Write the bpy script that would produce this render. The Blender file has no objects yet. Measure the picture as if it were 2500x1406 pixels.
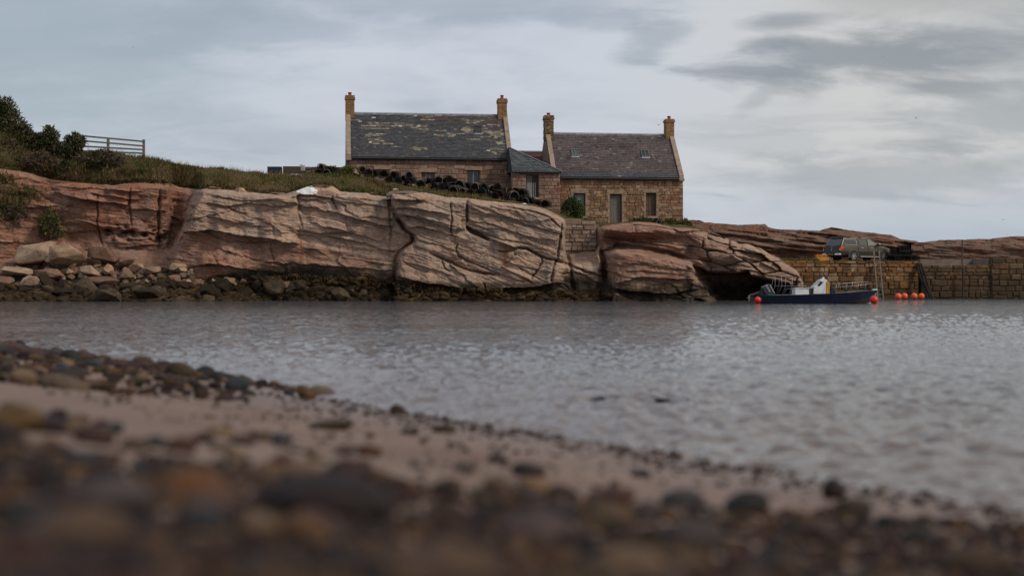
import bpy, bmesh, math, random
import numpy as np
from mathutils import Vector, Matrix
random.seed(7); rng = np.random.default_rng(7)
sc = bpy.context.scene
R = math.radians
F, HC, HZ = 3472.2, 1.15, 692.0          # focal length in photo pixels, eye height above the water, horizon row

# ------------------------------------------------------------------ camera, sky, sun, exposure
cam = bpy.data.cameras.new('camera'); cam_o = bpy.data.objects.new('camera', cam); sc.collection.objects.link(cam_o)
cam_o.location = (0, 0, HC); cam_o.rotation_euler = (R(90), 0, 0)
cam.lens = 50; cam.sensor_width = 36; cam.shift_y = -11/2500; cam.clip_start = 0.05; cam.clip_end = 9000
cam.dof.use_dof = True; cam.dof.focus_distance = 98; cam.dof.aperture_fstop = 0.85
sc.camera = cam_o
SUN_EL, SUN_AZ = R(40), R(118)           # azimuth clockwise from +Y: the sun stands to the right and behind the camera
world = bpy.data.worlds.new('World'); sc.world = world; world.use_nodes = True
sun = bpy.data.lights.new('sun', 'SUN'); sun.energy = 2.5; sun.angle = R(9); sun.color = (1.0, .90, .78)
sun_o = bpy.data.objects.new('sun', sun); sc.collection.objects.link(sun_o)
sd = Vector((math.sin(SUN_AZ)*math.cos(SUN_EL), math.cos(SUN_AZ)*math.cos(SUN_EL), math.sin(SUN_EL)))
sun_o.rotation_euler = sd.to_track_quat('Z', 'Y').to_euler()
sc.view_settings.view_transform = 'Standard'; sc.view_settings.look = 'None'
sc.view_settings.exposure = -0.12; sc.view_settings.gamma = 1
sc.cycles.use_denoising = True; sc.cycles.max_bounces = 6; sc.cycles.diffuse_bounces = 3

class NT:
    """short hand for node trees"""
    def __init__(s, tree): s.t = tree; tree.nodes.clear()
    def n(s, typ, **kw):
        nd = s.t.nodes.new(typ)
        for k, v in kw.items():
            if hasattr(nd, k): setattr(nd, k, v)
        return nd
    def l(s, a, b): s.t.links.new(a, b)
    def put(s, sock, v):
        if isinstance(v, bpy.types.NodeSocket): s.l(v, sock)
        elif v is not None:
            if isinstance(v, tuple) and len(v) == 3 and sock.type == 'RGBA': v = (*v, 1)
            sock.default_value = v
    def math(s, op, a, b=0.0, c=0.0, clamp=False):
        nd = s.n('ShaderNodeMath', operation=op); nd.use_clamp = clamp
        s.put(nd.inputs[0], a); s.put(nd.inputs[1], b); s.put(nd.inputs[2], c); return nd.outputs[0]
    def mix(s, f, a, b, mode='MIX'):
        nd = s.n('ShaderNodeMix', data_type='RGBA', blend_type=mode)
        s.put(nd.inputs[0], f); s.put(nd.inputs[6], a); s.put(nd.inputs[7], b); return nd.outputs[2]
    def noise(s, vec, scale, detail=4, rough=.55, dist=0.0):
        nd = s.n('ShaderNodeTexNoise'); s.put(nd.inputs['Vector'], vec)
        nd.inputs['Scale'].default_value = scale; nd.inputs['Detail'].default_value = detail
        nd.inputs['Roughness'].default_value = rough; nd.inputs['Distortion'].default_value = dist
        return nd.outputs['Fac']
    def ramp(s, f, stops, interp='LINEAR'):
        nd = s.n('ShaderNodeValToRGB'); s.put(nd.inputs[0], f); cr = nd.color_ramp; cr.interpolation = interp
        while len(cr.elements) < len(stops): cr.elements.new(.5)
        for e, (p, c) in zip(cr.elements, stops):
            e.position = p; e.color = (*c, 1) if len(c) == 3 else c
        return nd.outputs[0]
    def rng(s, f, a, b, c=0.0, d=1.0, smooth=False):
        nd = s.n('ShaderNodeMapRange'); nd.clamp = True
        if smooth: nd.interpolation_type = 'SMOOTHSTEP'
        s.put(nd.inputs[0], f); s.put(nd.inputs[1], a); s.put(nd.inputs[2], b); s.put(nd.inputs[3], c); s.put(nd.inputs[4], d)
        return nd.outputs[0]
    def vec(s, x, y, z):
        nd = s.n('ShaderNodeCombineXYZ')
        for i, v in enumerate((x, y, z)): s.put(nd.inputs[i], v)
        return nd.outputs[0]
    def sep(s, v):
        nd = s.n('ShaderNodeSeparateXYZ'); s.l(v, nd.inputs[0]); return nd.outputs
    def vmul(s, v, m):
        nd = s.n('ShaderNodeVectorMath', operation='MULTIPLY'); s.l(v, nd.inputs[0]); nd.inputs[1].default_value = m; return nd.outputs[0]

def build_world():
    t = NT(world.node_tree)
    out = t.n('ShaderNodeOutputWorld'); bg = t.n('ShaderNodeBackground'); bg.inputs[1].default_value = 0.1
    sky = t.n('ShaderNodeTexSky'); sky.sky_type = 'NISHITA'; sky.sun_disc = False
    sky.sun_elevation = SUN_EL; sky.sun_rotation = SUN_AZ; sky.air_density = 1.3; sky.dust_density = 2.5
    d = t.n('ShaderNodeTexCoord').outputs['Generated']
    x, y, z = t.sep(d)
    zc = t.math('MAXIMUM', z, 0.0)
    den = t.math('ADD', zc, 0.27)
    pl = t.vec(t.math('DIVIDE', x, den), t.math('DIVIDE', y, den), 0.0)        # cloud layer seen in perspective
    n1 = t.noise(t.vmul(pl, (1, 1, 1)), 1.5, 6, .55, .4)
    n2 = t.noise(t.vmul(pl, (.8, 1.2, 1)), 6.0, 7, .60, .35)
    n3 = t.noise(t.vmul(pl, (.7, 1.5, 1)), 3.0, 6, .6, .5)
    az = t.math('ARCTAN2', x, y); el = t.math('ARCSINE', z)
    def bank(px, py, rx, ry, tilt=0.0, wob=.9, soft=.8):
        a0 = (px-1250)/F; e0 = (HZ-py)/F
        dx = t.math('SUBTRACT', az, a0); dy = t.math('SUBTRACT', t.math('SUBTRACT', el, e0), t.math('MULTIPLY', dx, tilt))
        q = t.math('ADD', t.math('POWER', t.math('ABSOLUTE', t.math('DIVIDE', dx, rx/F)), 2.0), t.math('POWER', t.math('ABSOLUTE', t.math('DIVIDE', dy, ry/F)), 2.0))
        q = t.math('SUBTRACT', 1.0, t.math('SQRT', q))
        nn = t.math('ADD', t.math('MULTIPLY', t.math('SUBTRACT', n2, .5), wob*2.4), t.math('MULTIPLY', t.math('SUBTRACT', n3, .5), wob*1.6))
        return t.rng(t.math('ADD', q, nn), 0.0, soft, 0, 1, True)
    white = (6.7, 7.15, 8.0); grey = (3.9, 4.5, 5.35); dark = (2.95, 3.45, 4.25); blue = (4.2, 5.2, 6.2)
    c = t.mix(t.rng(n1, .46, .74, 0, .8, True), white, grey)                    # broad veil
    c = t.mix(t.math('MULTIPLY', t.rng(n3, .50, .68, 0, 1, True), .28), c, grey)
    low = t.rng(el, .0, .085, 1, 0, True)
    c = t.mix(t.math('MULTIPLY', low, t.rng(az, -.05, .30, .0, .75, True)), c, blue)
    for args, amt, col in (((2140, 165, 620, 90, .02, .85), .85, dark), ((2350, 130, 380, 80, 0, .7), .55, dark), ((1800, 182, 300, 30, 0, .7), .7, dark), ((1590, 118, 125, 75, .35, .8), .7, grey), ((1905, 72, 170, 32, 0, .45), .75, dark),
                           ((1880, 122, 150, 26, 0, .45), .75, dark), ((2290, 238, 240, 32, 0, .6), .8, dark), ((1480, 60, 160, 40, 0, .7), .5, grey), ((1850, 245, 70, 36, .5, .7), .5, grey),
                           ((2440, 300, 380, 120, .1, .9), .7, grey), ((2150, 430, 640, 80, 0, .9), .6, grey), ((1900, 360, 420, 50, 0, 1.2), .3, grey),
                           ((700, 90, 640, 70, .06, .6), .6, grey), ((40, 130, 900, 420, 0, .35), .75, (3.7, 4.55, 5.2)), ((650, 345, 330, 40, .03, .9), .20, grey), ((1000, 20, 900, 70, .0, .6), .55, grey), ((2450, 10, 800, 110, 0, .4), .6, (4.0, 4.4, 4.7))):  # smooth upper-corner banks put lens darkening into the sky colour
        c = t.mix(t.math('MULTIPLY', bank(*args), amt), c, col)
    warm = t.math('MULTIPLY', t.rng(az, .0, .26, 0, .85, True), t.rng(el, .02, .10, 0, 1, True))
    c = t.mix(warm, c, (1.06, .985, .86), 'MULTIPLY')
    c = t.mix(0.10, c, sky.outputs[0])
    t.l(c, bg.inputs[0]); t.l(bg.outputs[0], out.inputs[0])
build_world()

# ------------------------------------------------------------------ helpers
COL = sc.collection
def at(px, py, Y): return Vector(((px-1250)*Y/F, Y, HC+(HZ-py)*Y/F))
def at_np(px, py, Y): return np.stack([(px-1250)*Y/F, Y+0*px, HC+(HZ-py)*Y/F], -1)
def tag(o, label=None, cat=None, group=None, kind=None):
    if label: o['label'] = label
    if cat: o['category'] = cat
    if group: o['group'] = group
    if kind: o['kind'] = kind
    return o
def link(name, me, mat=None, parent=None):
    o = bpy.data.objects.new(name, me); COL.objects.link(o)
    if mat is not None and me is not None and len(me.materials) == 0: me.materials.append(mat)
    if parent is not None: o.parent = parent
    return o
def empty(name, loc, rz=0.0, parent=None):
    o = bpy.data.objects.new(name, None); COL.objects.link(o); o.location = loc; o.rotation_euler = (0, 0, rz)
    o.empty_display_size = .2
    if parent is not None: o.parent = parent
    return o
def np_mesh(name, V, faces, smooth=False, col=None, attr='Col'):
    """V (n,3); faces (m,k) int array; col (n,3|4) per vertex"""
    V = np.asarray(V, np.float32); faces = np.asarray(faces, np.int32); k = faces.shape[1]
    me = bpy.data.meshes.new(name); me.vertices.add(len(V)); me.vertices.foreach_set('co', V.ravel())
    me.loops.add(faces.size); me.loops.foreach_set('vertex_index', faces.ravel())
    me.polygons.add(len(faces)); me.polygons.foreach_set('loop_start', np.arange(0, faces.size, k, dtype=np.int32))
    try: me.polygons.foreach_set('loop_total', np.full(len(faces), k, np.int32))
    except Exception: pass
    if smooth: me.polygons.foreach_set('use_smooth', np.ones(len(faces), bool))
    if col is not None:
        col = np.asarray(col, np.float32)
        if col.shape[1] == 3: col = np.concatenate([col, np.ones((len(col), 1), np.float32)], 1)
        a = me.color_attributes.new(attr, 'FLOAT_COLOR', 'POINT'); a.data.foreach_set('color', col.ravel())
    me.update(calc_edges=True); me.validate(); return me
def grid_faces(nr, nc):
    i = np.arange(nr-1)[:, None]*nc + np.arange(nc-1)[None, :]
    return np.stack([i, i+nc, i+nc+1, i+1], -1).reshape(-1, 4)
def poly(pts, xs):
    p = np.array(pts, float); return np.interp(xs, p[:, 0], p[:, 1])
_T = rng.random((256, 256))
def vn(x, y, seed=0):
    x = np.asarray(x, float)+seed*17.31; y = np.asarray(y, float)+seed*9.77
    xi = np.floor(x).astype(int); yi = np.floor(y).astype(int); fx = x-xi; fy = y-yi
    fx = fx*fx*(3-2*fx); fy = fy*fy*(3-2*fy); g = lambda a, b: _T[a & 255, b & 255]
    return (g(xi, yi)*(1-fx)+g(xi+1, yi)*fx)*(1-fy)+(g(xi, yi+1)*(1-fx)+g(xi+1, yi+1)*fx)*fy
def fbm(x, y, o=4, seed=0):
    s = 0; a = .5
    for i in range(o): s = s+a*(vn(x, y, seed+i*3)-.5); x = x*2.03; y = y*2.03; a *= .5
    return s*2
def sstep(a, b, x): t = np.clip((x-a)/(b-a), 0, 1); return t*t*(3-2*t)

class MB:
    """collects boxes, bars, tubes and sheets into one mesh"""
    def __init__(s): s.v = []; s.f = []; s.c = []; s.col = (1, 1, 1)
    def add(s, vs, fs):
        b = len(s.v); s.v += [tuple(v) for v in vs]; s.f += [tuple(i+b for i in f) for f in fs]; s.c += [s.col]*len(vs); return s
    def box(s, x0, x1, y0, y1, z0, z1):
        return s.add([(x, y, z) for z in (z0, z1) for y in (y0, y1) for x in (x0, x1)], [(0, 2, 3, 1), (4, 5, 7, 6), (0, 1, 5, 4), (2, 6, 7, 3), (0, 4, 6, 2), (1, 3, 7, 5)])
    def bar(s, a, b, w, h=None, up=(0, 0, 1)):
        a = Vector(a); b = Vector(b); h = h or w; d = (b-a).normalized(); u = Vector(up)
        if abs(d.dot(u)) > .95: u = Vector((1, 0, 0))
        sx = d.cross(u).normalized()*w/2; uy = sx.cross(d).normalized()*h/2
        return s.add([p+i*sx+j*uy for p in (a, b) for i, j in ((-1, -1), (1, -1), (1, 1), (-1, 1))], [(0, 1, 2, 3), (7, 6, 5, 4), (0, 4, 5, 1), (1, 5, 6, 2), (2, 6, 7, 3), (3, 7, 4, 0)])
    def tube(s, pts, r, n=6, r2=None):
        pts = [Vector(p) for p in pts]; b = len(s.v); m = len(pts)
        for i, p in enumerate(pts):
            d = (pts[min(i+1, m-1)]-pts[max(i-1, 0)]).normalized(); u = Vector((0, 0, 1)) if abs(d.z) < .9 else Vector((1, 0, 0))
            sx = d.cross(u).normalized(); uy = sx.cross(d); rr = r if r2 is None else r+(r2-r)*i/(m-1)
            for k in range(n):
                a = 2*math.pi*k/n; s.v.append(tuple(p+sx*math.cos(a)*rr+uy*math.sin(a)*rr)); s.c.append(s.col)
        for i in range(m-1):
            for k in range(n): s.f.append((b+i*n+k, b+i*n+(k+1) % n, b+(i+1)*n+(k+1) % n, b+(i+1)*n+k))
        s.f.append(tuple(b+k for k in reversed(range(n)))); s.f.append(tuple(b+(m-1)*n+k for k in range(n))); return s
    def prism(s, pts, vec):
        n = len(pts); vec = Vector(vec); pts = [Vector(p) for p in pts]
        return s.add(pts+[p+vec for p in pts], [tuple(range(n)), tuple(reversed(range(n, 2*n)))]+[(i, i+n, (i+1) % n+n, (i+1) % n) for i in range(n)])
    def lathe(s, prof, c=(0, 0, 0), n=16, axis='z'):
        b = len(s.v); m = len(prof)
        for r_, z in prof:
            for k in range(n):
                a = 2*math.pi*k/n; q = (r_*math.cos(a), r_*math.sin(a), z)
                if axis == 'y': q = (q[0], q[2], q[1])
                if axis == 'x': q = (q[2], q[0], q[1])
                s.v.append((q[0]+c[0], q[1]+c[1], q[2]+c[2])); s.c.append(s.col)
        for i in range(m-1):
            for k in range(n): s.f.append((b+i*n+k, b+i*n+(k+1) % n, b+(i+1)*n+(k+1) % n, b+(i+1)*n+k))
        return s
    def mesh(s, name, smooth=False, bevel=0.0, colour=False):
        me = bpy.data.meshes.new(name); me.from_pydata(s.v, [], s.f)
        if colour:
            a = me.color_attributes.new('Col', 'FLOAT_COLOR', 'POINT'); a.data.foreach_set('color', np.array([(*c, 1) for c in s.c], np.float32).ravel())
        bm = bmesh.new(); bm.from_mesh(me); bmesh.ops.recalc_face_normals(bm, faces=bm.faces)
        if bevel: bmesh.ops.bevel(bm, geom=[e for e in bm.edges if len(e.link_faces) == 2 and e.calc_face_angle() > .5], offset=bevel, segments=2, affect='EDGES', profile=.6)
        if smooth:
            for f in bm.faces: f.smooth = True
        bm.to_mesh(me); bm.free(); me.update(); return me
    def build(s, name, mat, parent=None, smooth=False, bevel=0.0, colour=False): return link(name, s.mesh(name, smooth, bevel, colour), mat, parent)

# ------------------------------------------------------------------ materials
MATS = {}
def mat(name, color=(.5, .5, .5), rough=.85, var=None, bump=None, metal=0.0, attr=False, rnd=None, spec=.4, coat=0.0, blot=None, tide=None):
    """var=(scale, amount) brightness noise; bump=(scale, strength, dist); rnd=list of colours by object; blot=(scale, lo, hi, colour)"""
    if name in MATS: return MATS[name]
    m = bpy.data.materials.new(name); m.use_nodes = True; t = NT(m.node_tree); MATS[name] = m
    out = t.n('ShaderNodeOutputMaterial'); b = t.n('ShaderNodeBsdfPrincipled'); t.l(b.outputs[0], out.inputs[0])
    pos = t.n('ShaderNodeNewGeometry').outputs['Position']
    if attr: c = t.n('ShaderNodeAttribute', attribute_name='Col').outputs['Color']
    elif rnd: c = t.ramp(t.n('ShaderNodeObjectInfo').outputs['Random'], [(i/len(rnd), q) for i, q in enumerate(rnd)], 'CONSTANT')
    else: c = None
    if var:
        n = t.noise(pos, var[0], 5, .6)
        v = t.rng(n, .3, .7, 1-var[1], 1+var[1])
        vv = t.vec(v, v, v)
        c = t.mix(1.0, c if c is not None else (*color, 1), vv, 'MULTIPLY')
    if blot:
        n = t.noise(pos, blot[0], 5, .65)
        c = t.mix(t.rng(n, blot[1], blot[2], 0, 1), c if c is not None else (*color, 1), (*blot[3], 1))
    if tide:                                                                  # weed stain up to the high water mark
        zz = t.sep(pos)[2]; nz = t.noise(pos, 1.6, 5, .65)
        c = t.mix(t.rng(t.math('ADD', zz, t.math('MULTIPLY', t.math('SUBTRACT', nz, .5), 2.2)), tide[0], tide[1], tide[2], 0), c, (.040, .026, .012, 1))
    if c is not None: t.l(c, b.inputs['Base Color'])
    else: b.inputs['Base Color'].default_value = (*color, 1)
    b.inputs['Roughness'].default_value = rough; b.inputs['Metallic'].default_value = metal
    b.inputs['Specular IOR Level'].default_value = spec; b.inputs['Coat Weight'].default_value = coat
    if bump:
        bp = t.n('ShaderNodeBump'); bp.inputs['Strength'].default_value = bump[1]; bp.inputs['Distance'].default_value = bump[2]
        t.l(t.noise(pos, bump[0], 6, .62), bp.inputs['Height']); t.l(bp.outputs[0], b.inputs['Normal'])
    return m

def rock_material(name='sandstone', k=1.0):
    m = bpy.data.materials.new(name); m.use_nodes = True; t = NT(m.node_tree)
    out = t.n('ShaderNodeOutputMaterial'); b = t.n('ShaderNodeBsdfPrincipled'); t.l(b.outputs[0], out.inputs[0])
    g = t.n('ShaderNodeNewGeometry'); pos = g.outputs['Position']
    A = t.n('ShaderNodeAttribute', attribute_name='Col'); ar, ag, ab = t.sep(A.outputs['Vector']); aa = A.outputs['Alpha']
    x, y, z = t.sep(pos)
    st = t.vec(t.math('MULTIPLY', x, .25), t.math('MULTIPLY', y, .25), t.math('ADD', z, t.math('MULTIPLY', x, .16)))   # tilted bedding
    nb = t.noise(st, 3.2, 6, .65, .4); nf = t.noise(st, 11, 5, .6, .2); nl = t.noise(pos, .55, 4, .6, .3); ng = t.noise(pos, 2.6, 6, .7)
    ns = t.noise(t.vmul(pos, (2.2, 2.2, .28)), 1.3, 4, .6)
    buff = t.mix(t.rng(nb, .35, .65), (.31, .190, .130), (.47, .320, .232))
    buff = t.mix(t.rng(nl, .42, .62, 0, .5), buff, (.30, .245, .20))
    red = t.mix(t.rng(nb, .35, .65), (.18, .066, .038), (.33, .155, .095))
    red = t.mix(t.rng(nl, .45, .65, 0, .35), red, (.24, .16, .12))
    c = t.mix(ar, buff, red)
    c = t.mix(t.rng(nf, .58, .76, 0, .22), c, (.12, .085, .065))
    c = t.mix(t.math('MULTIPLY', t.rng(ns, .52, .68), .5), c, (.13, .105, .09))             # dark run-off streaks
    c = t.mix(t.rng(ng, .60, .74, 0, .35), c, (.40, .37, .31))                                # lichen flecks
    c = t.mix(aa, (.27, .062, .024), c)                                                       # rust seeps (alpha 0)
    c = t.mix(t.rng(t.math('ADD', ab, t.math('MULTIPLY', t.math('SUBTRACT', ng, .5), .9)), .45, .6), c, (.80, .79, .76))
    w = t.math('ADD', ag, t.math('MULTIPLY', t.math('SUBTRACT', ng, .5), .7))
    c = t.mix(t.rng(w, .14, .42, 0, .85), c, (.085, .056, .028))                                   # ochre tide band
    c = t.mix(t.rng(w, .42, .68, 0, .97), c, t.mix(t.rng(ng, .4, .6), (.012, .009, .006), (.036, .023, .009)))
    c = t.mix(t.rng(t.noise(pos, .28, 3, .6, .4), .42, .62, 0, .22), c, (.22, .17, .14)); c = t.mix(t.rng(t.noise(t.vmul(pos, (1, 1, .5)), .8, 4, .6, .5), .54, .68, 0, .35), c, (.46, .31, .23))
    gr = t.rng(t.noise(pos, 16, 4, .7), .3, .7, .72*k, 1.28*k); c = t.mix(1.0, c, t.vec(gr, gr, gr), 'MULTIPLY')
    t.l(c, b.inputs['Base Color']); b.inputs['Roughness'].default_value = .88; b.inputs['Specular IOR Level'].default_value = .25
    bp = t.n('ShaderNodeBump'); bp.inputs['Strength'].default_value = .8; bp.inputs['Distance'].default_value = .08
    vo = t.n('ShaderNodeTexVoronoi'); vo.feature = 'DISTANCE_TO_EDGE'; vo.inputs['Scale'].default_value = 1.5
    wv = t.n('ShaderNodeVectorMath', operation='ADD'); wn = t.n('ShaderNodeTexNoise'); t.l(pos, wn.inputs['Vector']); wn.inputs['Scale'].default_value = 1.4; wn.inputs['Detail'].default_value = 5; t.l(wn.outputs['Color'], wv.inputs[0]); t.l(t.vec(t.math('MULTIPLY', x, .55), t.math('MULTIPLY', y, .55), t.math('ADD', t.math('MULTIPLY', z, 1.5), t.math('MULTIPLY', x, .22))), wv.inputs[1]); t.l(wv.outputs[0], vo.inputs['Vector'])
    ckm = t.rng(vo.outputs['Distance'], 0, .05, 0, 1)
    h = t.math('ADD', t.math('MULTIPLY', ckm, .7), t.math('MULTIPLY', nb, .9)); h = t.math('ADD', h, 0.0)
    h = t.math('ADD', h, t.math('ADD', t.math('MULTIPLY', nf, .45), t.math('MULTIPLY', t.noise(pos, 5, 7, .7), .6)))
    t.l(h, bp.inputs['Height']); t.l(bp.outputs[0], b.inputs['Normal'])
    return m
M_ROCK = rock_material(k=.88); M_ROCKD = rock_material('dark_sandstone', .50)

def ground_material():
    m = bpy.data.materials.new('turf_and_earth'); m.use_nodes = True; t = NT(m.node_tree)
    out = t.n('ShaderNodeOutputMaterial'); b = t.n('ShaderNodeBsdfPrincipled'); t.l(b.outputs[0], out.inputs[0])
    pos = t.n('ShaderNodeNewGeometry').outputs['Position']
    a, n = t.noise(pos, .5, 5, .6), t.noise(pos, 3, 6, .65)
    c = t.mix(t.rng(n, .35, .65), (.040, .034, .014), (.090, .066, .030)); c = t.mix(t.rng(a, .45, .65, 0, .8), c, (.10, .065, .035))
    t.l(c, b.inputs['Base Color']); b.inputs['Roughness'].default_value = .95; b.inputs['Specular IOR Level'].default_value = .1
    bp = t.n('ShaderNodeBump'); bp.inputs['Strength'].default_value = 1; bp.inputs['Distance'].default_value = .2; t.l(n, bp.inputs['Height']); t.l(bp.outputs[0], b.inputs['Normal'])
    return m
M_TURF = ground_material()

def water_material():
    m = bpy.data.materials.new('harbour_water'); m.use_nodes = True; t = NT(m.node_tree)
    out = t.n('ShaderNodeOutputMaterial'); b = t.n('ShaderNodeBsdfPrincipled'); t.l(b.outputs[0], out.inputs[0])
    pos = t.n('ShaderNodeNewGeometry').outputs['Position']
    x, y, z = t.sep(pos)
    # silt hangs in the shallows along the near shore and under the cliff
    sh = t.math('ADD', t.math('MULTIPLY', t.math('SUBTRACT', x, 2.65), -.838), t.math('MULTIPLY', t.math('SUBTRACT', y, 7.35), -.545))
    c = t.mix(t.rng(sh, -9, -.3, 0, 1, True), (.085, .090, .098), (.100, .080, .073))
    t.l(c, b.inputs['Base Color']); b.inputs['Roughness'].default_value = .055; b.inputs['IOR'].default_value = 1.33
    b.inputs['Specular IOR Level'].default_value = .6
    big = t.noise(t.vmul(pos, (.5, 1, 1)), .22, 3, .5)
    h = t.math('ADD', t.noise(t.vmul(pos, (.8, 1.0, 1)), 3.2, 4, .55, .25), t.math('MULTIPLY', t.noise(t.vmul(pos, (.7, 1.0, 1)), 7.0, 3, .5, .3), .10))
    h = t.math('MULTIPLY', h, t.rng(big, .35, .65, .65, 1.25))                   # ruffled and calmer patches
    bp = t.n('ShaderNodeBump'); bp.inputs['Strength'].default_value = 1.0; bp.inputs['Distance'].default_value = .055
    t.l(h, bp.inputs['Height']); t.l(bp.outputs[0], b.inputs['Normal'])
    return m
M_WATER = water_material()

def sand_material():
    m = bpy.data.materials.new('wet_sand'); m.use_nodes = True; t = NT(m.node_tree)
    out = t.n('ShaderNodeOutputMaterial'); b = t.n('ShaderNodeBsdfPrincipled'); t.l(b.outputs[0], out.inputs[0])
    pos = t.n('ShaderNodeNewGeometry').outputs['Position']; x, y, z = t.sep(pos)
    n1, n2 = t.noise(pos, 1.1, 4, .55), t.noise(pos, 28, 4, .6)
    c = t.mix(t.rng(n1, .35, .65), (.130, .085, .066), (.172, .120, .096)); c = t.mix(t.rng(n2, .6, .72, 0, .5), c, (.08, .06, .055))
    c = t.mix(t.rng(z, .015, .10, .6, 0), c, (.085, .055, .045))                           # soaked strip at the water's edge
    t.l(c, b.inputs['Base Color']); t.l(t.rng(z, .0, .2, .3, .85), b.inputs['Roughness']); b.inputs['Specular IOR Level'].default_value = .25
    bp = t.n('ShaderNodeBump'); bp.inputs['Strength'].default_value = .5; bp.inputs['Distance'].default_value = .012; t.l(n2, bp.inputs['Height']); t.l(bp.outputs[0], b.inputs['Normal'])
    return m
M_SAND = sand_material()
M_PEB = mat('pebble_mix', rough=.8, attr=True, var=(24, .35), bump=(40, .3, .01), spec=.12)
M_GRASS = mat('grass_blade', rough=.8, attr=True, spec=.15)
M_LEAF = mat('gorse_leaf', rough=.75, attr=True, spec=.2)
M_BARK = mat('woody_stem', (.075, .055, .04), .95, var=(9, .3))
M_WEED = mat('bladder_wrack', rough=.75, attr=True, var=(5, .5), bump=(9, .8, .08), spec=.2)
M_MORTAR = mat('lime_mortar', (.19, .135, .098), .95, var=(3, .3), bump=(14, .6, .03))
M_GLASS = mat('dark_window_glass', (.012, .014, .016), .06, spec=.6)
M_LEAD = mat('lead_flashing', (.22, .235, .26), .5, metal=.3, var=(4, .2))
M_SLATE = mat('roof_slate', rough=.62, attr=True, var=(7, .25), bump=(30, .25, .01), spec=.35)
M_BRICK = mat('chimney_brick', rough=.9, attr=True, var=(9, .3), bump=(30, .4, .01))
M_POT = mat('terracotta_pot', (.30, .040, .028), .7, var=(8, .2))
M_BLACK = mat('black_paint', (.012, .012, .013), .5)
M_STEEL = mat('galvanised_steel', (.36, .36, .35), .45, metal=.6)
M_TIMBER = mat('weathered_timber', (.145, .125, .105), .9, var=(6, .3), bump=(20, .4, .01))
M_BOULDER = mat('shore_boulder', rough=.9, rnd=[(.25, .165, .108), (.15, .092, .060), (.29, .20, .135), (.12, .072, .048), (.19, .128, .086), (.145, .080, .054)], var=(2.2, .3), bump=(5, .8, .08), blot=(.9, .56, .68, (.15, .11, .07)), spec=.25)
M_DARKROCK = mat('tide_boulder', rough=.8, rnd=[(.022, .0135, .0065), (.032, .021, .011), (.016, .010, .005), (.060, .041, .026)], var=(2.5, .45), bump=(5, .9, .1), blot=(1.6, .5, .62, (.022, .013, .005)), spec=.2)
M_PSTONE = mat('beach_cobble', rough=.75, rnd=[(.044, .030, .026), (.020, .021, .023), (.066, .042, .024), (.034, .019, .017), (.105, .068, .040), (.030, .032, .033), (.055, .033, .027), (.027, .019, .018), (.080, .056, .040), (.040, .028, .016), (.050, .025, .019), (.017, .015, .016)], var=(9, .3), bump=(22, .4, .015), spec=.16)

# ------------------------------------------------------------------ sea and seabed
def build_sea():
    yr = [6.0]
    while yr[-1] < 112: yr.append(yr[-1]+max(.045, 2.1e-4*yr[-1]**2))
    yr = np.array(yr); an = np.linspace(-.42, .42, 740); Yg, Ag = np.meshgrid(yr, an, indexing='ij'); Xg = Ag*Yg; dy = np.maximum(.045, 2.1e-4*Yg**2); dx = .00114*Yg
    z = np.zeros_like(Xg)
    for k, (lam, am) in enumerate(((1.0, .006), (.5, .012), (.27, .042), (.15, .11), (.085, .15))):
        ca, sa = math.cos(.25+.5*k), math.sin(.25+.5*k)*.35; q = np.clip(lam*1.3/(2.0*dx), 0, 1)
        z += am*lam*q*(vn((Xg*.8+Yg*sa)/lam+k*7.7, (Yg-Xg*sa)/lam, 20+k)-.5)*2
    z *= .55+.9*vn(Xg*.12, Yg*.10, 31)
    edge = np.minimum(1, np.minimum((.42-np.abs(Ag))/.02, np.minimum((Yg-6)/.3, (112-Yg)/4).clip(0))); z *= np.clip(edge, 0, 1)
    nr, nc = Xg.shape; V = np.stack([Xg, Yg, z], -1).reshape(-1, 3); f = grid_faces(nr, nc)[:, ::-1]; b = len(V)
    ymx = yr[-1]; V[(nr-1)*nc:, 2] = 0
    ring = np.array([(-4000, -60, 0), (4000, -60, 0), (4000, 6000, 0), (-4000, 6000, 0)], float)
    c = [0, nc-1, nr*nc-1, (nr-1)*nc]; out = [[b, b+1, c[1], c[0]], [b+1, b+2, c[2], c[1]], [b+2, b+3, c[3], c[2]], [b+3, b, c[0], c[3]]]
    return np_mesh('sea', np.concatenate([V, ring]), np.concatenate([f, np.array(out)]), True)
link('sea', build_sea(), M_WATER)['kind'] = 'structure'

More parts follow.
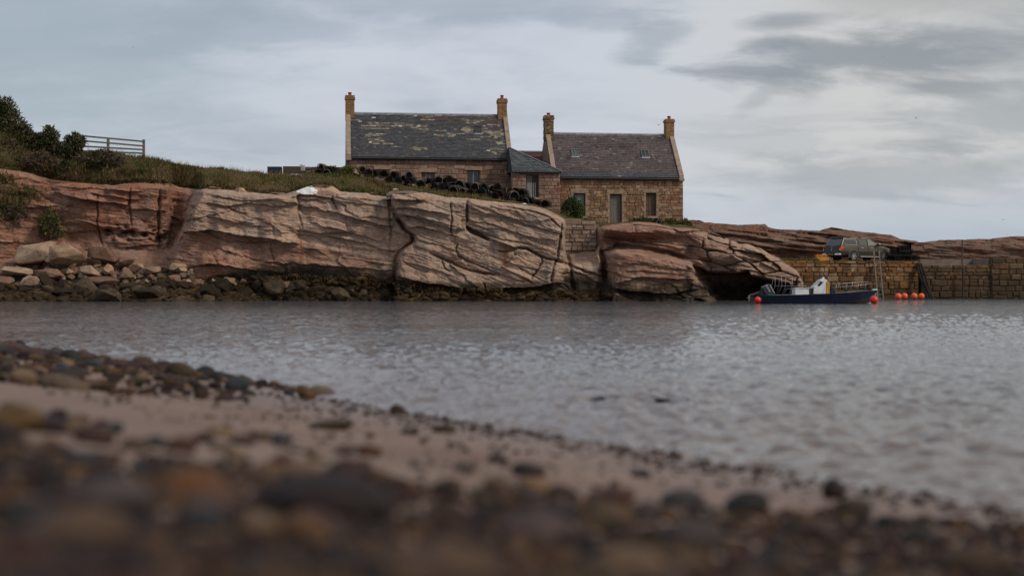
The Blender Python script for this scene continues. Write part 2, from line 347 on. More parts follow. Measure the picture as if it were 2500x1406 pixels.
# ------------------------------------------------------------------ the cliff: one relief surface, beds and joints cut in depth
VT = [(-160, 420), (0, 412), (60, 420), (130, 440), (200, 447), (280, 452), (330, 446), (415, 449), (440, 457), (490, 463), (510, 460), (600, 468), (655, 474), (700, 473), (735, 462), (760, 453), (812, 455), (832, 468), (900, 472),
      (948, 482), (955, 470), (1000, 468), (1040, 470), (1090, 481), (1140, 484), (1200, 492), (1280, 500), (1330, 510), (1370, 530), (1380, 537), (1450, 546), (1460, 556), (1480, 551), (1520, 545), (1560, 541), (1600, 545), (1640, 555), (1700, 559),
      (1750, 575), (1800, 592), (1850, 607), (1890, 622), (1915, 642), (1945, 660), (1960, 690)]
def line_d(pts, U, V):
    """distance (px) to a polyline and position along it 0..1"""
    best = np.full(U.shape, 1e9); tt = np.zeros(U.shape); n = len(pts)-1
    for i in range(n):
        (x0, y0), (x1, y1) = pts[i], pts[i+1]; dx, dy = x1-x0, y1-y0
        t = np.clip(((U-x0)*dx+(V-y0)*dy)/(dx*dx+dy*dy+1e-9), 0, 1); d = np.hypot(U-x0-t*dx, V-y0-t*dy)
        m = d < best; best = np.where(m, d, best); tt = np.where(m, (i+t)/n, tt)
    return best, tt
def voro(a, b, seed):
    ia = np.floor(a).astype(int); ib = np.floor(b).astype(int); f1 = np.full(a.shape, 9.); f2 = np.full(a.shape, 9.); bi = np.zeros(a.shape, int); bj = bi.copy(); da = np.zeros(a.shape); db = da.copy()
    for i in (-1, 0, 1):
        for j in (-1, 0, 1):
            ci, cj = ia+i, ib+j; qa = ci+.1+.8*_T[(ci+seed) & 255, cj & 255]; qb = cj+.1+.8*_T[(ci+seed+71) & 255, (cj+37) & 255]
            d = np.maximum(np.abs(a-qa), np.abs(b-qb))*.6+np.hypot(a-qa, b-qb)*.4; m = d < f1; f2 = np.where(m, f1, np.minimum(f2, d)); f1 = np.where(m, d, f1)
            bi = np.where(m, ci, bi); bj = np.where(m, cj, bj); da = np.where(m, a-qa, da); db = np.where(m, b-qb, db)
    h = lambda k: _T[(bi*3+k*29+seed) & 255, (bj*5+k*53) & 255]
    return h(1), h(2), h(3), da, db, f2-f1
def crack(D, U, V, pts, w, depth):
    lo = min(p[0] for p in pts)-4*w; hi = max(p[0] for p in pts)+4*w
    s = slice(np.searchsorted(U[0], lo), np.searchsorted(U[0], hi))
    wob = 3.5*fbm(U[:, s]/14, V[:, s]/14, 3, 5)
    d, t = line_d(pts, U[:, s]+wob, V[:, s]+wob)
    taper = np.minimum(1, np.minimum(t, 1-t)*6+.25)
    D[:, s] += depth*taper*np.exp(-(d/w)**2)
def ledge(D, U, V, pts, a, hup, sharp=1.1, hdn=None):
    """the bed above the line juts out by a, fading upward over hup pixels; below it the face is set back"""
    x0, x1 = pts[0][0], pts[-1][0]; pad = 14
    s = slice(np.searchsorted(U[0], x0-pad), np.searchsorted(U[0], x1+pad))
    u, v = U[:, s], V[:, s]
    L = poly(pts, u)+5*fbm(u/26, v*0+3.3, 4, 11)+2.0*fbm(u/7, v*0+1.3, 2, 12)
    win = sstep(x0-pad, x0+pad, u)*(1-sstep(x1-pad, x1+pad, u)); q = L-v
    up = sstep(-sharp, sharp, q)*np.exp(-np.maximum(q, 0)/hup)
    amp = a*(.75+.6*fbm(u/40, v*0+7.7, 3, 13)); D[:, s] -= 1.2*win*amp*up
    if hdn: D[:, s] += win*amp*.6*sstep(-sharp, sharp, -q)*np.exp(-np.maximum(-q, 0)/hdn)
us = np.arange(-150, 1962, 1.7); NR = 230
tt = np.linspace(0, 1, NR)[:, None]
vt = poly(VT, us)+1.8*fbm(us/18, us*0, 4, 2)+9*fbm(us/38, us*0+4, 4, 5)*sstep(1690, 1740, us); VB = 748
U = np.repeat(us[None, :], NR, 0); V = vt[None, :]+(VB-vt[None, :])*tt
D = poly([(-150, 95.5), (0, 96.2), (60, 96.9), (130, 97.4), (390, 97.5), (960, 97.5), (1380, 97.2), (1460, 97), (1700, 97), (1800, 97.6), (1962, 100.5)], U)
W1 = 6*fbm(U/60, V/30, 4, 21)
Us = U+W1
mid = sstep(-20, 10, Us-(492-(V-462)*.46)-16*fbm(V/30, V*0, 3, 31))       # left edge of the pale slab, leaning
D -= 2.3*mid*(1-.25*sstep(560, 700, U)*sstep(700, 560, U))
leftc = 1-sstep(-6, 6, Us-(414-(V-450)*.02)); D += 1.9*(1-leftc)*(1-mid)*sstep(395, 425, U)
uc = poly([(465, 952), (500, 960), (530, 973), (560, 995), (575, 1016), (590, 1014), (610, 986), (630, 974), (680, 968), (740, 965)], V)
cen = sstep(-5, 5, Us-uc)
D -= 1.1*cen; D += .75*np.exp(-((Us-uc+5)/5)**2)*sstep(462, 490, V)*(.45+.9*sstep(-.2, .4, fbm(V/28, V*0+.5, 2, 14)))
gapm = sstep(1374, 1384, Us)*(1-sstep(1452, 1464, Us))*sstep(660, 600, V)
D += 3.2*gapm
rm = sstep(1456, 1468, Us)
D += .25*rm
crack(D, U, V, [(1461, 546), (1464, 600), (1474, 640), (1480, 700)], 7, 1.9); crack(D, U, V, [(1465, 618), (1503, 601), (1556, 603), (1633, 617), (1690, 637)], 5, .9)
# right lobe: upper brow and rounded lower mass
low = sstep(0, 15, V-(poly([(1460, 622), (1503, 604), (1556, 607), (1633, 622), (1690, 640), (1715, 680), (1730, 740)], U)))*sstep(1472, 1510, U)*(1-sstep(1690, 1726, U))
D -= 1.7*low
D -= .6*np.exp(-((U-1560)/80)**2-((V-560)/16)**2)
D += 1.5*np.exp(-((U-1495)/34)**2-((V-592)/18)**2)+1.0*np.exp(-((U-1580)/60)**2-((V-588)/11)**2)-.8*np.exp(-((U-1740)/45)**2-((V-600)/22)**2)*rm+.8*np.exp(-((U-1690)/16)**2-((V-615)/18)**2)
D -= .8*np.exp(-((U-1790)/70)**2-((V-628)/18)**2)*rm
# sea cave under the overhang
lip = poly([(1690, 641), (1700, 646), (1729, 660), (1794, 660), (1828, 655), (1832, 670), (1895, 680), (1930, 690)], U)
cave = sstep(0, 12, V-lip-7*fbm(U/24, V/20, 4, 8))*sstep(0, 44, U-(poly([(640, 1672), (682, 1692), (700, 1712), (745, 1738)], V)+14*fbm(V/16, U/30, 3, 19)))*(1-sstep(1918, 1930, U))
D += 6.5*cave
# ledges of the pale slab
for pts, a, hup in (
    ([(440, 567), (500, 563), (560, 570), (640, 580), (720, 597)], .95, 120), ([(549, 575), (630, 580)], .22, 8), ([(627, 588), (728, 596)], .35, 14), ([(535, 610), (600, 624), (662, 642)], .34, 20),
    ([(492, 646), (560, 650), (624, 659)], .55, 22), ([(740, 603), (800, 620)], .2, 14), ([(800, 575), (880, 592), (957, 613)], .30, 26), ([(822, 520), (890, 540), (951, 552)], .62, 26), ([(686, 491), (750, 505), (816, 518)], .34, 18),
    ([(713, 483), (800, 492)], .3, 12), ([(508, 499), (560, 506), (605, 520)], .3, 24), ([(505, 531), (570, 541), (643, 553)], .26, 18), ([(567, 534), (621, 545)], .18, 10), ([(859, 540), (946, 552)], .25, 10), ([(895, 640), (949, 646)], .2, 10),
    ([(640, 560), (760, 575), (800, 590)], .2, 24), ([(760, 545), (850, 566), (930, 590)], .24, 20), ([(520, 480), (600, 488), (690, 487)], .25, 14), ([(840, 492), (900, 500), (950, 505)], .22, 12), ([(650, 640), (780, 648), (880, 655), (960, 660)], .35, 20),
    # red cliff on the left
    ([(135, 471), (190, 482), (249, 497)], .55, 18), ([(225, 473), (280, 480), (331, 488)], .38, 14), ([(351, 446), (414, 453)], .35, 8), ([(173, 483), (240, 492), (310, 499)], .5, 12), ([(314, 509), (406, 518)], .34, 16),
    ([(200, 540), (262, 560), (330, 566), (408, 575)], .3, 22), ([(300, 583), (384, 588)], .22, 8), ([(210, 610), (300, 620), (400, 632)], .25, 22), ([(150, 455), (260, 462), (340, 468)], .3, 10), ([(280, 640), (400, 650)], .3, 14),
    # lips of the central slab
    ([(935, 487), (985, 490), (1030, 489)], .7, 20), ([(958, 511), (1000, 508), (1050, 516), (1100, 526)], .42, 20), ([(978, 529), (1020, 528), (1060, 540), (1102, 552)], .36, 16), ([(995, 558), (1030, 553), (1060, 562), (1115, 578)], .4, 20),
    ([(1208, 588), (1240, 600), (1262, 607)], .55, 16), ([(1142, 505), (1207, 524)], .18, 14), ([(1160, 520), (1240, 533), (1308, 542), (1360, 536)], .16, 14), ([(1150, 548), (1230, 562), (1300, 580), (1360, 590)], .14, 16), ([(1020, 585), (1080, 600), (1116, 615)], .2, 14),
    ([(975, 678), (1030, 690), (1090, 699), (1130, 706), (1200, 706), (1290, 702), (1370, 692)], .75, 50), ([(1380, 655), (1430, 668), (1486, 684)], .3, 20), ([(985, 640), (1040, 652), (1100, 672)], .18, 16), ([(1230, 640), (1300, 655), (1350, 668)], .12, 12),
    # right lobe
    ([(1478, 562), (1520, 567), (1570, 569), (1604, 567)], .45, 12), ([(1560, 590), (1630, 598), (1680, 612)], .3, 14), ([(1600, 562), (1680, 580), (1720, 600)], .22, 16), ([(1506, 692), (1554, 677), (1638, 679), (1695, 684)], .35, 26), ([(1500, 704), (1560, 713), (1640, 716), (1710, 704)], .6, 22),
    ([(1690, 600), (1760, 612), (1830, 640)], .3, 18), ([(1700, 622), (1770, 640), (1830, 652)], .3, 12), ([(1800, 625), (1860, 640), (1900, 660)], .35, 14), ([(1740, 588), (1800, 604), (1870, 622)], .25, 10), ([(1520, 640), (1600, 648), (1680, 660)], .14, 16), ([(1530, 660), (1620, 664), (1690, 672)], .12, 10)):
    ledge(D, U, V, pts, a, hup)
for pts, w, d in (
    ([(1140, 484), (1141, 515), (1142, 544)], 2.6, .75), ([(1100, 493), (1102, 530), (1101, 576)], 1.9, .35), ([(1116, 594), (1114, 610), (1121, 627), (1150, 641), (1219, 671)], 2.0, .35), ([(1049, 618), (1104, 642), (1128, 654), (1176, 667), (1219, 671)], 2.8, .55),
    ([(1243, 608), (1284, 606), (1322, 627), (1390, 646), (1428, 663), (1486, 682)], 2.8, .6), ([(1322, 627), (1325, 642), (1312, 660), (1296, 682)], 2.2, .4), ([(1373, 540), (1368, 584), (1361, 632), (1351, 655)], 2.5, .5), ([(1386, 600), (1384, 620), (1392, 648), (1402, 720)], 4.0, .8),
    ([(1215, 612), (1230, 616), (1262, 612)], 2.0, .3), ([(1078, 636), (1086, 656), (1100, 664)], 1.8, .3), ([(1350, 655), (1345, 690)], 3, .5), ([(730, 470), (728, 520), (740, 560)], 1.8, .15), ([(810, 480), (822, 512)], 2, .3),
    ([(1155, 560), (1220, 585), (1300, 598)], 1.8, .2), ([(1200, 500), (1290, 515), (1340, 530), (1372, 560)], 1.8, .3), ([(1300, 500), (1340, 520), (1374, 534)], 2.0, .35), ([(660, 590), (668, 640)], 1.5, .2), ([(1180, 690), (1184, 705)], 2, .3), ([(1260, 650), (1330, 690)], 1.5, .2),
    ([(950, 490), (954, 560), (953, 600)], 2.5, .25), ([(320, 450), (316, 500), (322, 560)], 2, .3), ([(240, 470), (236, 540), (250, 600)], 2, .3), ([(390, 460), (386, 560), (392, 640)], 3, .5), ([(488, 470), (470, 520), (448, 575), (425, 622)], 2.5, .5), ([(470, 468), (446, 540), (428, 600)], 2.2, .4), ([(455, 500), (480, 512)], 2, .3), ([(436, 560), (462, 572)], 2, .3)):
    crack(D, U, V, pts, w, d)
# the pocket by the open joint, the little pits in the red bed
ins = sstep(0, 6, V-poly([(1138, 548), (1196, 580)], U))*(1-sstep(0, 6, V-poly([(1138, 556), (1150, 566), (1196, 586)], U)))*sstep(1136, 1142, U)*(1-sstep(1188, 1200, U)); D += 1.0*ins
for k in range(60):
    pu = rng.uniform(255, 408); pv = poly([(255, 562), (408, 578)], pu)+rng.normal(0, 8); r = rng.uniform(3, 7)
    s = slice(np.searchsorted(us, pu-25), np.searchsorted(us, pu+25)); D[:, s] += rng.uniform(.2, .5)*np.exp(-((U[:, s]-pu)/r/1.4)**2-((V[:, s]-pv)/r/.7)**2)
# general bedding, joints and wear
tilt = np.where(U < 960, .13, np.where(U < 1460, .36, .16)); S = V-tilt*U
D += .16*fbm(U/190, S/18, 4, 41)+.05*fbm(U/70, S/6, 3, 45)+.12*fbm(U/26, V/24, 4, 49)+.45*fbm(U/130, V/70, 3, 53)+.05*fbm(U/9, V/7, 3, 54)
stair = S/24+1.6*fbm(U/120, V/60, 3, 57); fr = stair-np.floor(stair)
hh = vn(np.floor(stair)*7.13, np.floor(U/90+.3*np.floor(stair))*3.7, 3); D -= .08*hh*(1-.5*fr)*(1-.6*low)
wu = U+14*fbm(U/60, V/40, 3, 15); ws = S+5*fbm(U/50, V/30, 3, 16)
for sa, sb, amp, ck, sd_ in ((140, 42, .32, .10, 3), (44, 15, .06, .05, 90)):
    r1, r2, r3, da, db, eg = voro(wu/sa, ws/sb, sd_); pres = sstep(.0, .35, fbm(U/80, V/50, 3, 18+sd_)+.12)
    D += amp*((r1-.5)+.9*(r2-.5)*da+1.1*(r3-.5)*db)*(1-.5*low)+ck*np.exp(-(eg/.05)**2)*pres
r1, r2, r3, da, db, eg = voro((U+10*fbm(U/40, V/30, 3, 24))/62, (V-.30*U)/24, 140); D += rm*sstep(1660, 1720, U)*(1-cave)*(1.2*((r1-.5)+.8*(r2-.5)*da+.9*(r3-.5)*db)+.45*np.exp(-(eg/.07)**2))
D += .02*(V-600)/60*-1                                                        # slight backward lean
toe = sstep(700, 740, V); D -= .4*toe*(1-cave)
top = np.clip(1-(V-vt[None, :])/14, 0, 1); D += 1.1*top**2                     # weathered, rounded brow
P = at_np(U, V, D)
# colour masks: red, tide, white, rust
red = np.clip(.95*(1-sstep(400, 500, Us+(V-560)*.3)), 0, 1)
red = np.maximum(red, .72*sstep(-4, 8, V-poly([(430, 566), (560, 571), (720, 598), (800, 606), (960, 645)], U))*(1-sstep(900, 960, U)))
red = np.maximum(red, .85*sstep(1456, 1475, U)*(1-sstep(1600, 1720, U))*(1-sstep(588, 612, V)))
red = np.maximum(red, .72*sstep(1456, 1475, U)*(1-.5*sstep(1640, 1760, U))); red = np.maximum(red, .25*sstep(960, 990, U)*(1-sstep(1010, 1060, U)))
red = np.clip(red+.22*fbm(U/70, V/40, 3, 61), 0, 1)
tb = poly([(-150, 690), (0, 690), (430, 700), (560, 668), (640, 656), (700, 652), (800, 655), (960, 668), (1000, 684), (1100, 694), (1200, 694), (1300, 688), (1400, 682), (1500, 694), (1560, 700), (1700, 692), (1962, 700)], U)
tide = sstep(-22, 26, V-tb-9*fbm(U/30, V/12, 4, 65))
white = np.clip(1.5*np.exp(-((U-745-(V-462)*.8)/26)**2-((V-465)/10)**2)+.55*np.exp(-((U-838)/26)**2-((V-480)/5)**2), 0, 1)
rust = np.clip(1.0*np.exp(-((U-735+2*fbm(V/9, V*0, 2, 6))/2.6)**2)*sstep(582, 588, V)*(1-sstep(625, 655, V))+.75*np.exp(-((U-1234+6*fbm(V/14, V*0, 2, 7))/9)**2)*sstep(600, 606, V)*(1-sstep(630, 690, V))+.5*np.exp(-((U-640)/9)**2-((V-527)/4)**2), 0, 1)
ccol = np.stack([red, tide, white, 1-.85*rust], -1)
# the brow turns over and runs back under the turf
back = P[0].copy(); back[:, 1] += 3.0; back[:, 2] -= .3
P = np.concatenate([back[None], P], 0); ccol = np.concatenate([ccol[:1], ccol], 0)
cliff = link('cliff', np_mesh('cliff', P.reshape(-1, 3), grid_faces(NR+1, len(us)), False, ccol.reshape(-1, 4)), M_ROCK); cliff['kind'] = 'structure'
YT = lambda u: np.interp(u, us, D[0])

# ------------------------------------------------------------------ turf on top of the cliff, running back behind the cottages
G2 = [(-160, 215), (0, 300), (60, 332), (100, 362), (200, 372), (264, 372), (351, 387), (420, 401), (480, 409), (560, 416), (640, 425), (850, 434), (900, 441), (1000, 459), (1100, 476), (1200, 489), (1300, 501), (1365, 526), (1400, 534), (1480, 547), (1520, 547), (1660, 553), (1700, 557), (1760, 577), (1850, 606), (1962, 650)]
ug = np.arange(-160, 1722, 5.0); rows = []
base = at_np(ug, poly(VT, ug)+3, YT(ug)+.6)
y2 = poly([(-160, 101), (300, 101.5), (1000, 101.8), (1350, 101.5), (1962, 102.5)], ug); lineG = at_np(ug, poly(G2, ug), y2)
far = lineG.copy(); far[:, 1] = 112; far[:, 2] -= poly([(-160, 1.2), (200, .8), (700, .9), (1200, .3), (1962, .8)], ug)
end = far.copy(); end[:, 1] = 135; end[:, 2] -= 2.5
for a, b, n in ((base, lineG, 16), (lineG, far, 12), (far, end, 6)):
    for i in range(n):
        t = i/n; r = a+(b-a)*t
        if a is base: r = r.copy(); r[:, 2] += .35*math.sin(t*math.pi)*np.clip((lineG[:, 2]-base[:, 2]), 0, 1.2)
        rows.append(r)
rows.append(end); G = np.array(rows); G[:, :, 2] += .10*fbm(G[:, :, 0]*1.1, G[:, :, 1]*1.1, 4, 71); G[0, :, 2] -= .35
ground = link('headland', np_mesh('headland', G.reshape(-1, 3), grid_faces(len(G), len(ug)), True), M_TURF); ground['kind'] = 'structure'

# ------------------------------------------------------------------ boulder shore under the red cliff
uS = np.arange(-170, 1010, 6.0); rowsS = []
for i in range(22):
    t = i/21; vv = 600+(760-600)*t-poly([(-170, 0), (420, 0), (640, -62), (1010, -90)], uS)*(1-t); Yv = poly([(0, 97.6), (.6, 93.5), (.85, 90.8), (1, 88)], t)+poly([(-170, 0), (400, 0.4), (700, 3.2), (1010, 4.2)], uS)
    r = at_np(uS, vv, Yv); r[:, 2] += .22*fbm(uS/14, uS*0+i*.9, 4, 77); rowsS.append(r)
rowsS = np.array(rowsS)
scol = np.zeros((rowsS.shape[0], rowsS.shape[1], 4)); scol[..., 0] = .7; scol[..., 1] = np.clip(1.5-rowsS[..., 2]*.5, 0, 1); scol[..., 3] = 1
link('boulder_shore', np_mesh('boulder_shore', rowsS.reshape(-1, 3), grid_faces(*rowsS.shape[:2]), True, scol.reshape(-1, 4)), M_ROCK)['kind'] = 'structure'
def shore_Y(u, v):
    vtop = 600-poly([(-170, 0), (420, 0), (640, -62), (1010, -90)], u); t = np.clip((v-vtop)/(760-vtop), 0, 1)
    return poly([(0, 97.6), (.6, 93.5), (.85, 90.8), (1, 88)], t)+poly([(-170, 0), (400, 0.4), (700, 3.2), (1010, 4.2)], u)

# ------------------------------------------------------------------ near beach
SX, SY, NX_, NY_ = 2.65, 7.35, -.838, -.545
def sdist(x, y): return (x-SX)*NX_+(y-SY)*NY_+.22*fbm(np.asarray(y)*.35, np.asarray(x)*.35, 3, 81)*np.clip(np.asarray(y)/8, .3, 2)
def beach_z(x, y):
    s = sdist(x, y)
    z = poly([(-40, -3.2), (-4, -.45), (0, 0), (1.2, .10), (2.8, .27), (4.2, .47), (6.5, .80), (12, 1.3), (40, 2.2)], s)
    return z+.018*fbm(np.asarray(x)*1.3, np.asarray(y)*1.3, 3, 85)+.10*np.exp(-((s-1.4)/1.2)**2)*sstep(12.5, 16, np.asarray(y))
xs = np.concatenate([np.arange(-46, -8, .6), np.arange(-8, 8, .08), np.arange(8, 30, .8)]); ys = np.concatenate([np.arange(-20, 1.5, .6), np.arange(1.5, 16, .08), np.arange(16, 62, .4)])
XX, YY = np.meshgrid(xs, ys); ZZ = beach_z(XX, YY)
link('beach', np_mesh('beach', np.stack([XX, YY, ZZ], -1).reshape(-1, 3), grid_faces(len(ys), len(xs)), True), M_SAND)['kind'] = 'structure'

# ------------------------------------------------------------------ stone shapes shared by boulders, cobbles and pebbles
def ico(sub):
    bm = bmesh.new(); bmesh.ops.create_icosphere(bm, subdivisions=sub, radius=1.0)
    v = np.array([p.co[:] for p in bm.verts]); bm.verts.ensure_lookup_table(); f = np.array([[p.index for p in q.verts] for q in bm.faces]); bm.free(); return v, f
def stone_shape(seed, sub=2, cuts=6, cut=(.62, .9), rough=.12, flat=1.0):
    r = np.random.default_rng(seed); v, f = ico(sub); v = v.copy()
    for k in range(cuts):
        n = r.normal(size=3); n /= np.linalg.norm(n); d = r.uniform(*cut); q = v@n; v -= np.maximum(q-d, 0)[:, None]*n*.92
    if rough: v *= (1+rough*(fbm(v[:, 0]*1.7+seed, v[:, 1]*1.7+v[:, 2]*1.3, 3, seed)))[:, None]
    v[:, 2] *= flat; v /= np.abs(v).max(0); return v, f
def block_boulder(seed):
    r = np.random.default_rng(seed); d = r.normal(size=(17, 3)); d /= (np.abs(d)**2.6).sum(1)[:, None]**(1/2.6); pts = [tuple(p) for p in d*r.uniform(.78, 1.0, (17, 1))]
    bm = bmesh.new()
    for p in pts: bm.verts.new(p)
    h = bmesh.ops.convex_hull(bm, input=bm.verts); bmesh.ops.delete(bm, geom=[v for v in bm.verts if not v.link_faces], context='VERTS')
    bmesh.ops.dissolve_limit(bm, angle_limit=.25, verts=bm.verts, edges=bm.edges); bmesh.ops.bevel(bm, geom=list(bm.edges), offset=.06, segments=2, affect='EDGES', profile=.6)
    bmesh.ops.triangulate(bm, faces=bm.faces); bmesh.ops.subdivide_edges(bm, edges=[e for e in bm.edges if e.calc_length() > .5], cuts=1, use_grid_fill=True)
    for v in bm.verts: v.co *= 1+.10*float(fbm(v.co.x*2.2+seed, v.co.y*2.2+v.co.z*1.7, 3, seed))
    me = bpy.data.meshes.new('boulder'); bm.to_mesh(me); bm.free(); return me
BOULD = [block_boulder(100+i) for i in range(14)]
COBB = [np_mesh('cobble', *stone_shape(200+i, 3, 6, (.68, .95), .08), True) for i in range(10)]
PEBV = [stone_shape(300+i, 2, 5, (.65, .95), .08) for i in range(8)]
def rotm(a, b, c): return np.array(Matrix.Rotation(c, 3, 'Z')@Matrix.Rotation(b, 3, 'Y')@Matrix.Rotation(a, 3, 'X'))
def put_stone(name, me, m, loc, size, rot, label, cat, group):
    o = bpy.data.objects.new(name, me); COL.objects.link(o); o.location = loc; o.scale = size; o.rotation_euler = rot
    if len(me.materials) == 0: me.materials.append(m)
    o.material_slots[0].link = 'OBJECT'; o.material_slots[0].material = m
    return tag(o, label, cat, group)

# boulders one can name
NB = [ # px, py of the centre, width, height in px, label
    (92, 622, 118, 74, 'large pale angular boulder, left half of the cracked block under the earth bank'), (158, 632, 92, 66, 'large pale angular boulder with a bright right facet, right half of the cracked block'),
    (252, 622, 84, 44, 'pale jagged slab leaning on the red cliff, right of the cracked block'), (300, 640, 60, 26, 'thin tilted tan slab at the foot of the red cliff'),
    (226, 638, 44, 20, 'small dark wedge rock tucked under the jagged slab'), (224, 661, 66, 24, 'rounded brown boulder just right of the cracked block'), (264, 658, 26, 26, 'rounded pale boulder in the middle of the rubble'),
    (302, 668, 56, 34, 'pale pointed boulder lying on the rubble, brightest of the middle ones'), (370, 660, 50, 22, 'long tan boulder with a bright upper edge at the right end of the rubble'), (330, 655, 26, 20, 'small triangular tan boulder leaning in the rubble'),
    (250, 686, 84, 22, 'long low brown boulder below the pale pointed one'), (78, 688, 60, 30, 'rounded brown boulder among the weed at the far left'), (120, 668, 80, 26, 'flat ochre boulder in front of the cracked block'), (40, 662, 90, 24, 'low flat brown boulder at the left edge of the shore'),
    (438, 638, 40, 18, 'reddish block resting on a larger one at the foot of the gully'), (448, 656, 70, 26, 'larger reddish block at the foot of the gully'), (450, 672, 30, 16, 'small round pale boulder below the reddish blocks'), (430, 690, 36, 22, 'tan boulder below the gully blocks'),
    (574, 694, 26, 20, 'pointed tan boulder on the weed below the overhang'), (530, 690, 34, 16, 'low ochre boulder on the weed below the pale cliff'), (12, 684, 44, 18, 'small pale flat boulder at the picture edge')]
for i, (x, y, w, h, lab) in enumerate(NB):
    Y = float(shore_Y(x, y+h*.3))-.5; c = at(x, y, Y); s = Y/F
    o = put_stone('boulder', BOULD[i % 14], M_BOULDER, c, (w*s*.56, w*s*.42, h*s*.58), (random.uniform(-.15, .15), random.uniform(-.05, .22), random.uniform(0, .5)), lab, 'boulder', 'boulders below the red cliff')
# unnamed ones
def scatter_boulders(n, fu, fv, wr, m, label, group, name='boulder'):
    for k in range(n):
        x = fu(); y = fv(x); w = random.uniform(*wr)*(1 if random.random() < .8 else 1.6); Y = min(float(shore_Y(x, y)), float(D[np.clip(int((y-np.interp(x, us, vt))/(VB-np.interp(x, us, vt))*(NR-1)), 0, NR-1), np.clip(int((x-us[0])/1.7), 0, len(us)-1)]))-.25; s = Y/F
        put_stone(name, random.choice(BOULD), m, at(x, y, Y), (w*s*.55, w*s*.5, w*s*random.uniform(.3, .42)), (random.uniform(-.4, .4), random.uniform(-.4, .4), random.uniform(0, 6.3)), label, 'boulder', group)
scatter_boulders(85, lambda: random.uniform(-20, 480), lambda x: random.uniform(642, 690)+max(0, x-300)*.06, (9, 26), M_BOULDER, 'small tan boulder among the rubble below the red cliff', 'small boulders in the rubble')
scatter_boulders(34, lambda: random.uniform(420, 700), lambda x: random.uniform(680, 712), (10, 22), M_BOULDER, 'small ochre boulder among the weed below the pale cliff', 'small boulders below the pale cliff')
scatter_boulders(90, lambda: random.uniform(-30, 760), lambda x: random.uniform(692, 734), (18, 52), M_DARKROCK, 'dark weedy boulder near the water line below the cliff', 'weedy boulders at the water line')
scatter_boulders(26, lambda: random.uniform(700, 1000), lambda x: random.uniform(708, 735), (16, 40), M_DARKROCK, 'dark weedy rock at the foot of the overhang', 'weedy rocks under the overhang')

def face_Y(u, v):
    jj = np.clip(((np.asarray(u)-us[0])/1.7).astype(int), 0, len(us)-1); ii = np.clip(((v-vt[jj])/(VB-vt[jj])*(NR-1)).astype(int), 0, NR-1); d = D[ii, jj]
    return np.where(np.asarray(u) < 1000, np.minimum(shore_Y(u, v), d), d)
# ------------------------------------------------------------------ wrack: lumps and hanging straps on the tidal rocks
def merge(parts):
    V = []; Fc = []; C = []; b = 0
    for v, f, c in parts: V.append(v); Fc.append(f+b); C.append(np.repeat(np.array(c)[None], len(v), 0) if np.ndim(c) == 1 else c); b += len(v)
    return np.concatenate(V), np.concatenate(Fc), np.concatenate(C)
parts = []
for k in range(1500):
    u = rng.uniform(-80, 1490); vlo = poly([(-80, 700), (400, 700), (560, 690), (700, 672), (960, 684), (1100, 704), (1300, 706), (1490, 712)], u); v = vlo+(738-vlo)*rng.random()**.7
    if u > 980 and v < 716: continue
    Y = face_Y(u, v)-.12
    s = Y/F*rng.uniform(5, 15); pv, pf = PEBV[k % 8]
    lum = rng.uniform(.5, 1.4); parts.append(((pv*np.array([1.4, 1, .55])*s)@rotm(rng.normal()*.3, rng.normal()*.3, rng.uniform(0, 6)).T+np.array(at(u, v, Y)), pf, np.array([.026, .0145, .005])*lum*(1 if rng.random() < .7 else 1.7)))
n = 16000; u = rng.uniform(-80, 1490, n); vlo = poly([(-80, 696), (400, 696), (560, 686), (700, 668), (960, 680), (1100, 702), (1300, 705), (1490, 712)], u); v = vlo+(739-vlo)*rng.random(n)
Y = face_Y(u, v)-.1-.3*rng.random(n); p = at_np(u, v, Y)
dx = rng.normal(0, .10, (n, 3)); dn = np.stack([rng.normal(0, .08, n), -rng.uniform(.02, .15, n), -rng.uniform(.1, .34, n)], -1)
tv = np.stack([p-dx*.5, p+dx*.5, p+dn], 1).reshape(-1, 3); tc = np.repeat(np.array([.030, .017, .0055])[None]*rng.uniform(.35, 1.9, (n, 1)), 3, 0)
parts.append((tv, np.arange(n*3).reshape(-1, 3), tc))
o = link('seaweed', np_mesh('seaweed', *(lambda V, f, c: (V, f, False, c))(*merge(parts))), M_WEED); tag(o, 'brown bladder wrack covering the tidal rocks along the cliff foot', 'seaweed', kind='stuff')

# ------------------------------------------------------------------ cobbles, pebbles, sand stones on the near beach
PCOL = np.array([.29, .24, .225])*np.array([(.11, .082, .074), (.055, .058, .064), (.17, .115, .060), (.085, .050, .046), (.24, .16, .088), (.080, .086, .090), (.14, .088, .075), (.075, .052, .048), (.19, .14, .10), (.105, .075, .040), (.125, .066, .052), (.045, .040, .042), (.030, .026, .028)])
def ground_hit(px, py):
    """where the view ray through a photo pixel meets the beach"""
    t = 1.5
    for k in range(4000):
        x = (px-1250)*t/F; z = HC+(HZ-py)*t/F
        if z <= float(beach_z(np.array(x), np.array(t))): break
        t += .01+t*.0006
    return x, t
def peb(x, y, s, k, sink=.3, col=None, squash=None):
    pv, pf = PEBV[k % 8]; sq = squash or rng.uniform(.45, .75)
    z = float(beach_z(np.array(x), np.array(y)))
    v = (pv*np.array([1, rng.uniform(.65, .95), sq])*s)@rotm(rng.normal()*.25, rng.normal()*.25, rng.uniform(0, 6.3)).T+np.array([x, y, z+s*sq*(1-2*sink)*.8])
    c = PCOL[rng.integers(len(PCOL))] if col is None else np.array(col); return v, pf, c*rng.uniform(.75, 1.25)
parts = []; k = 0
def in_view(x, y): return abs(x/y) < .385
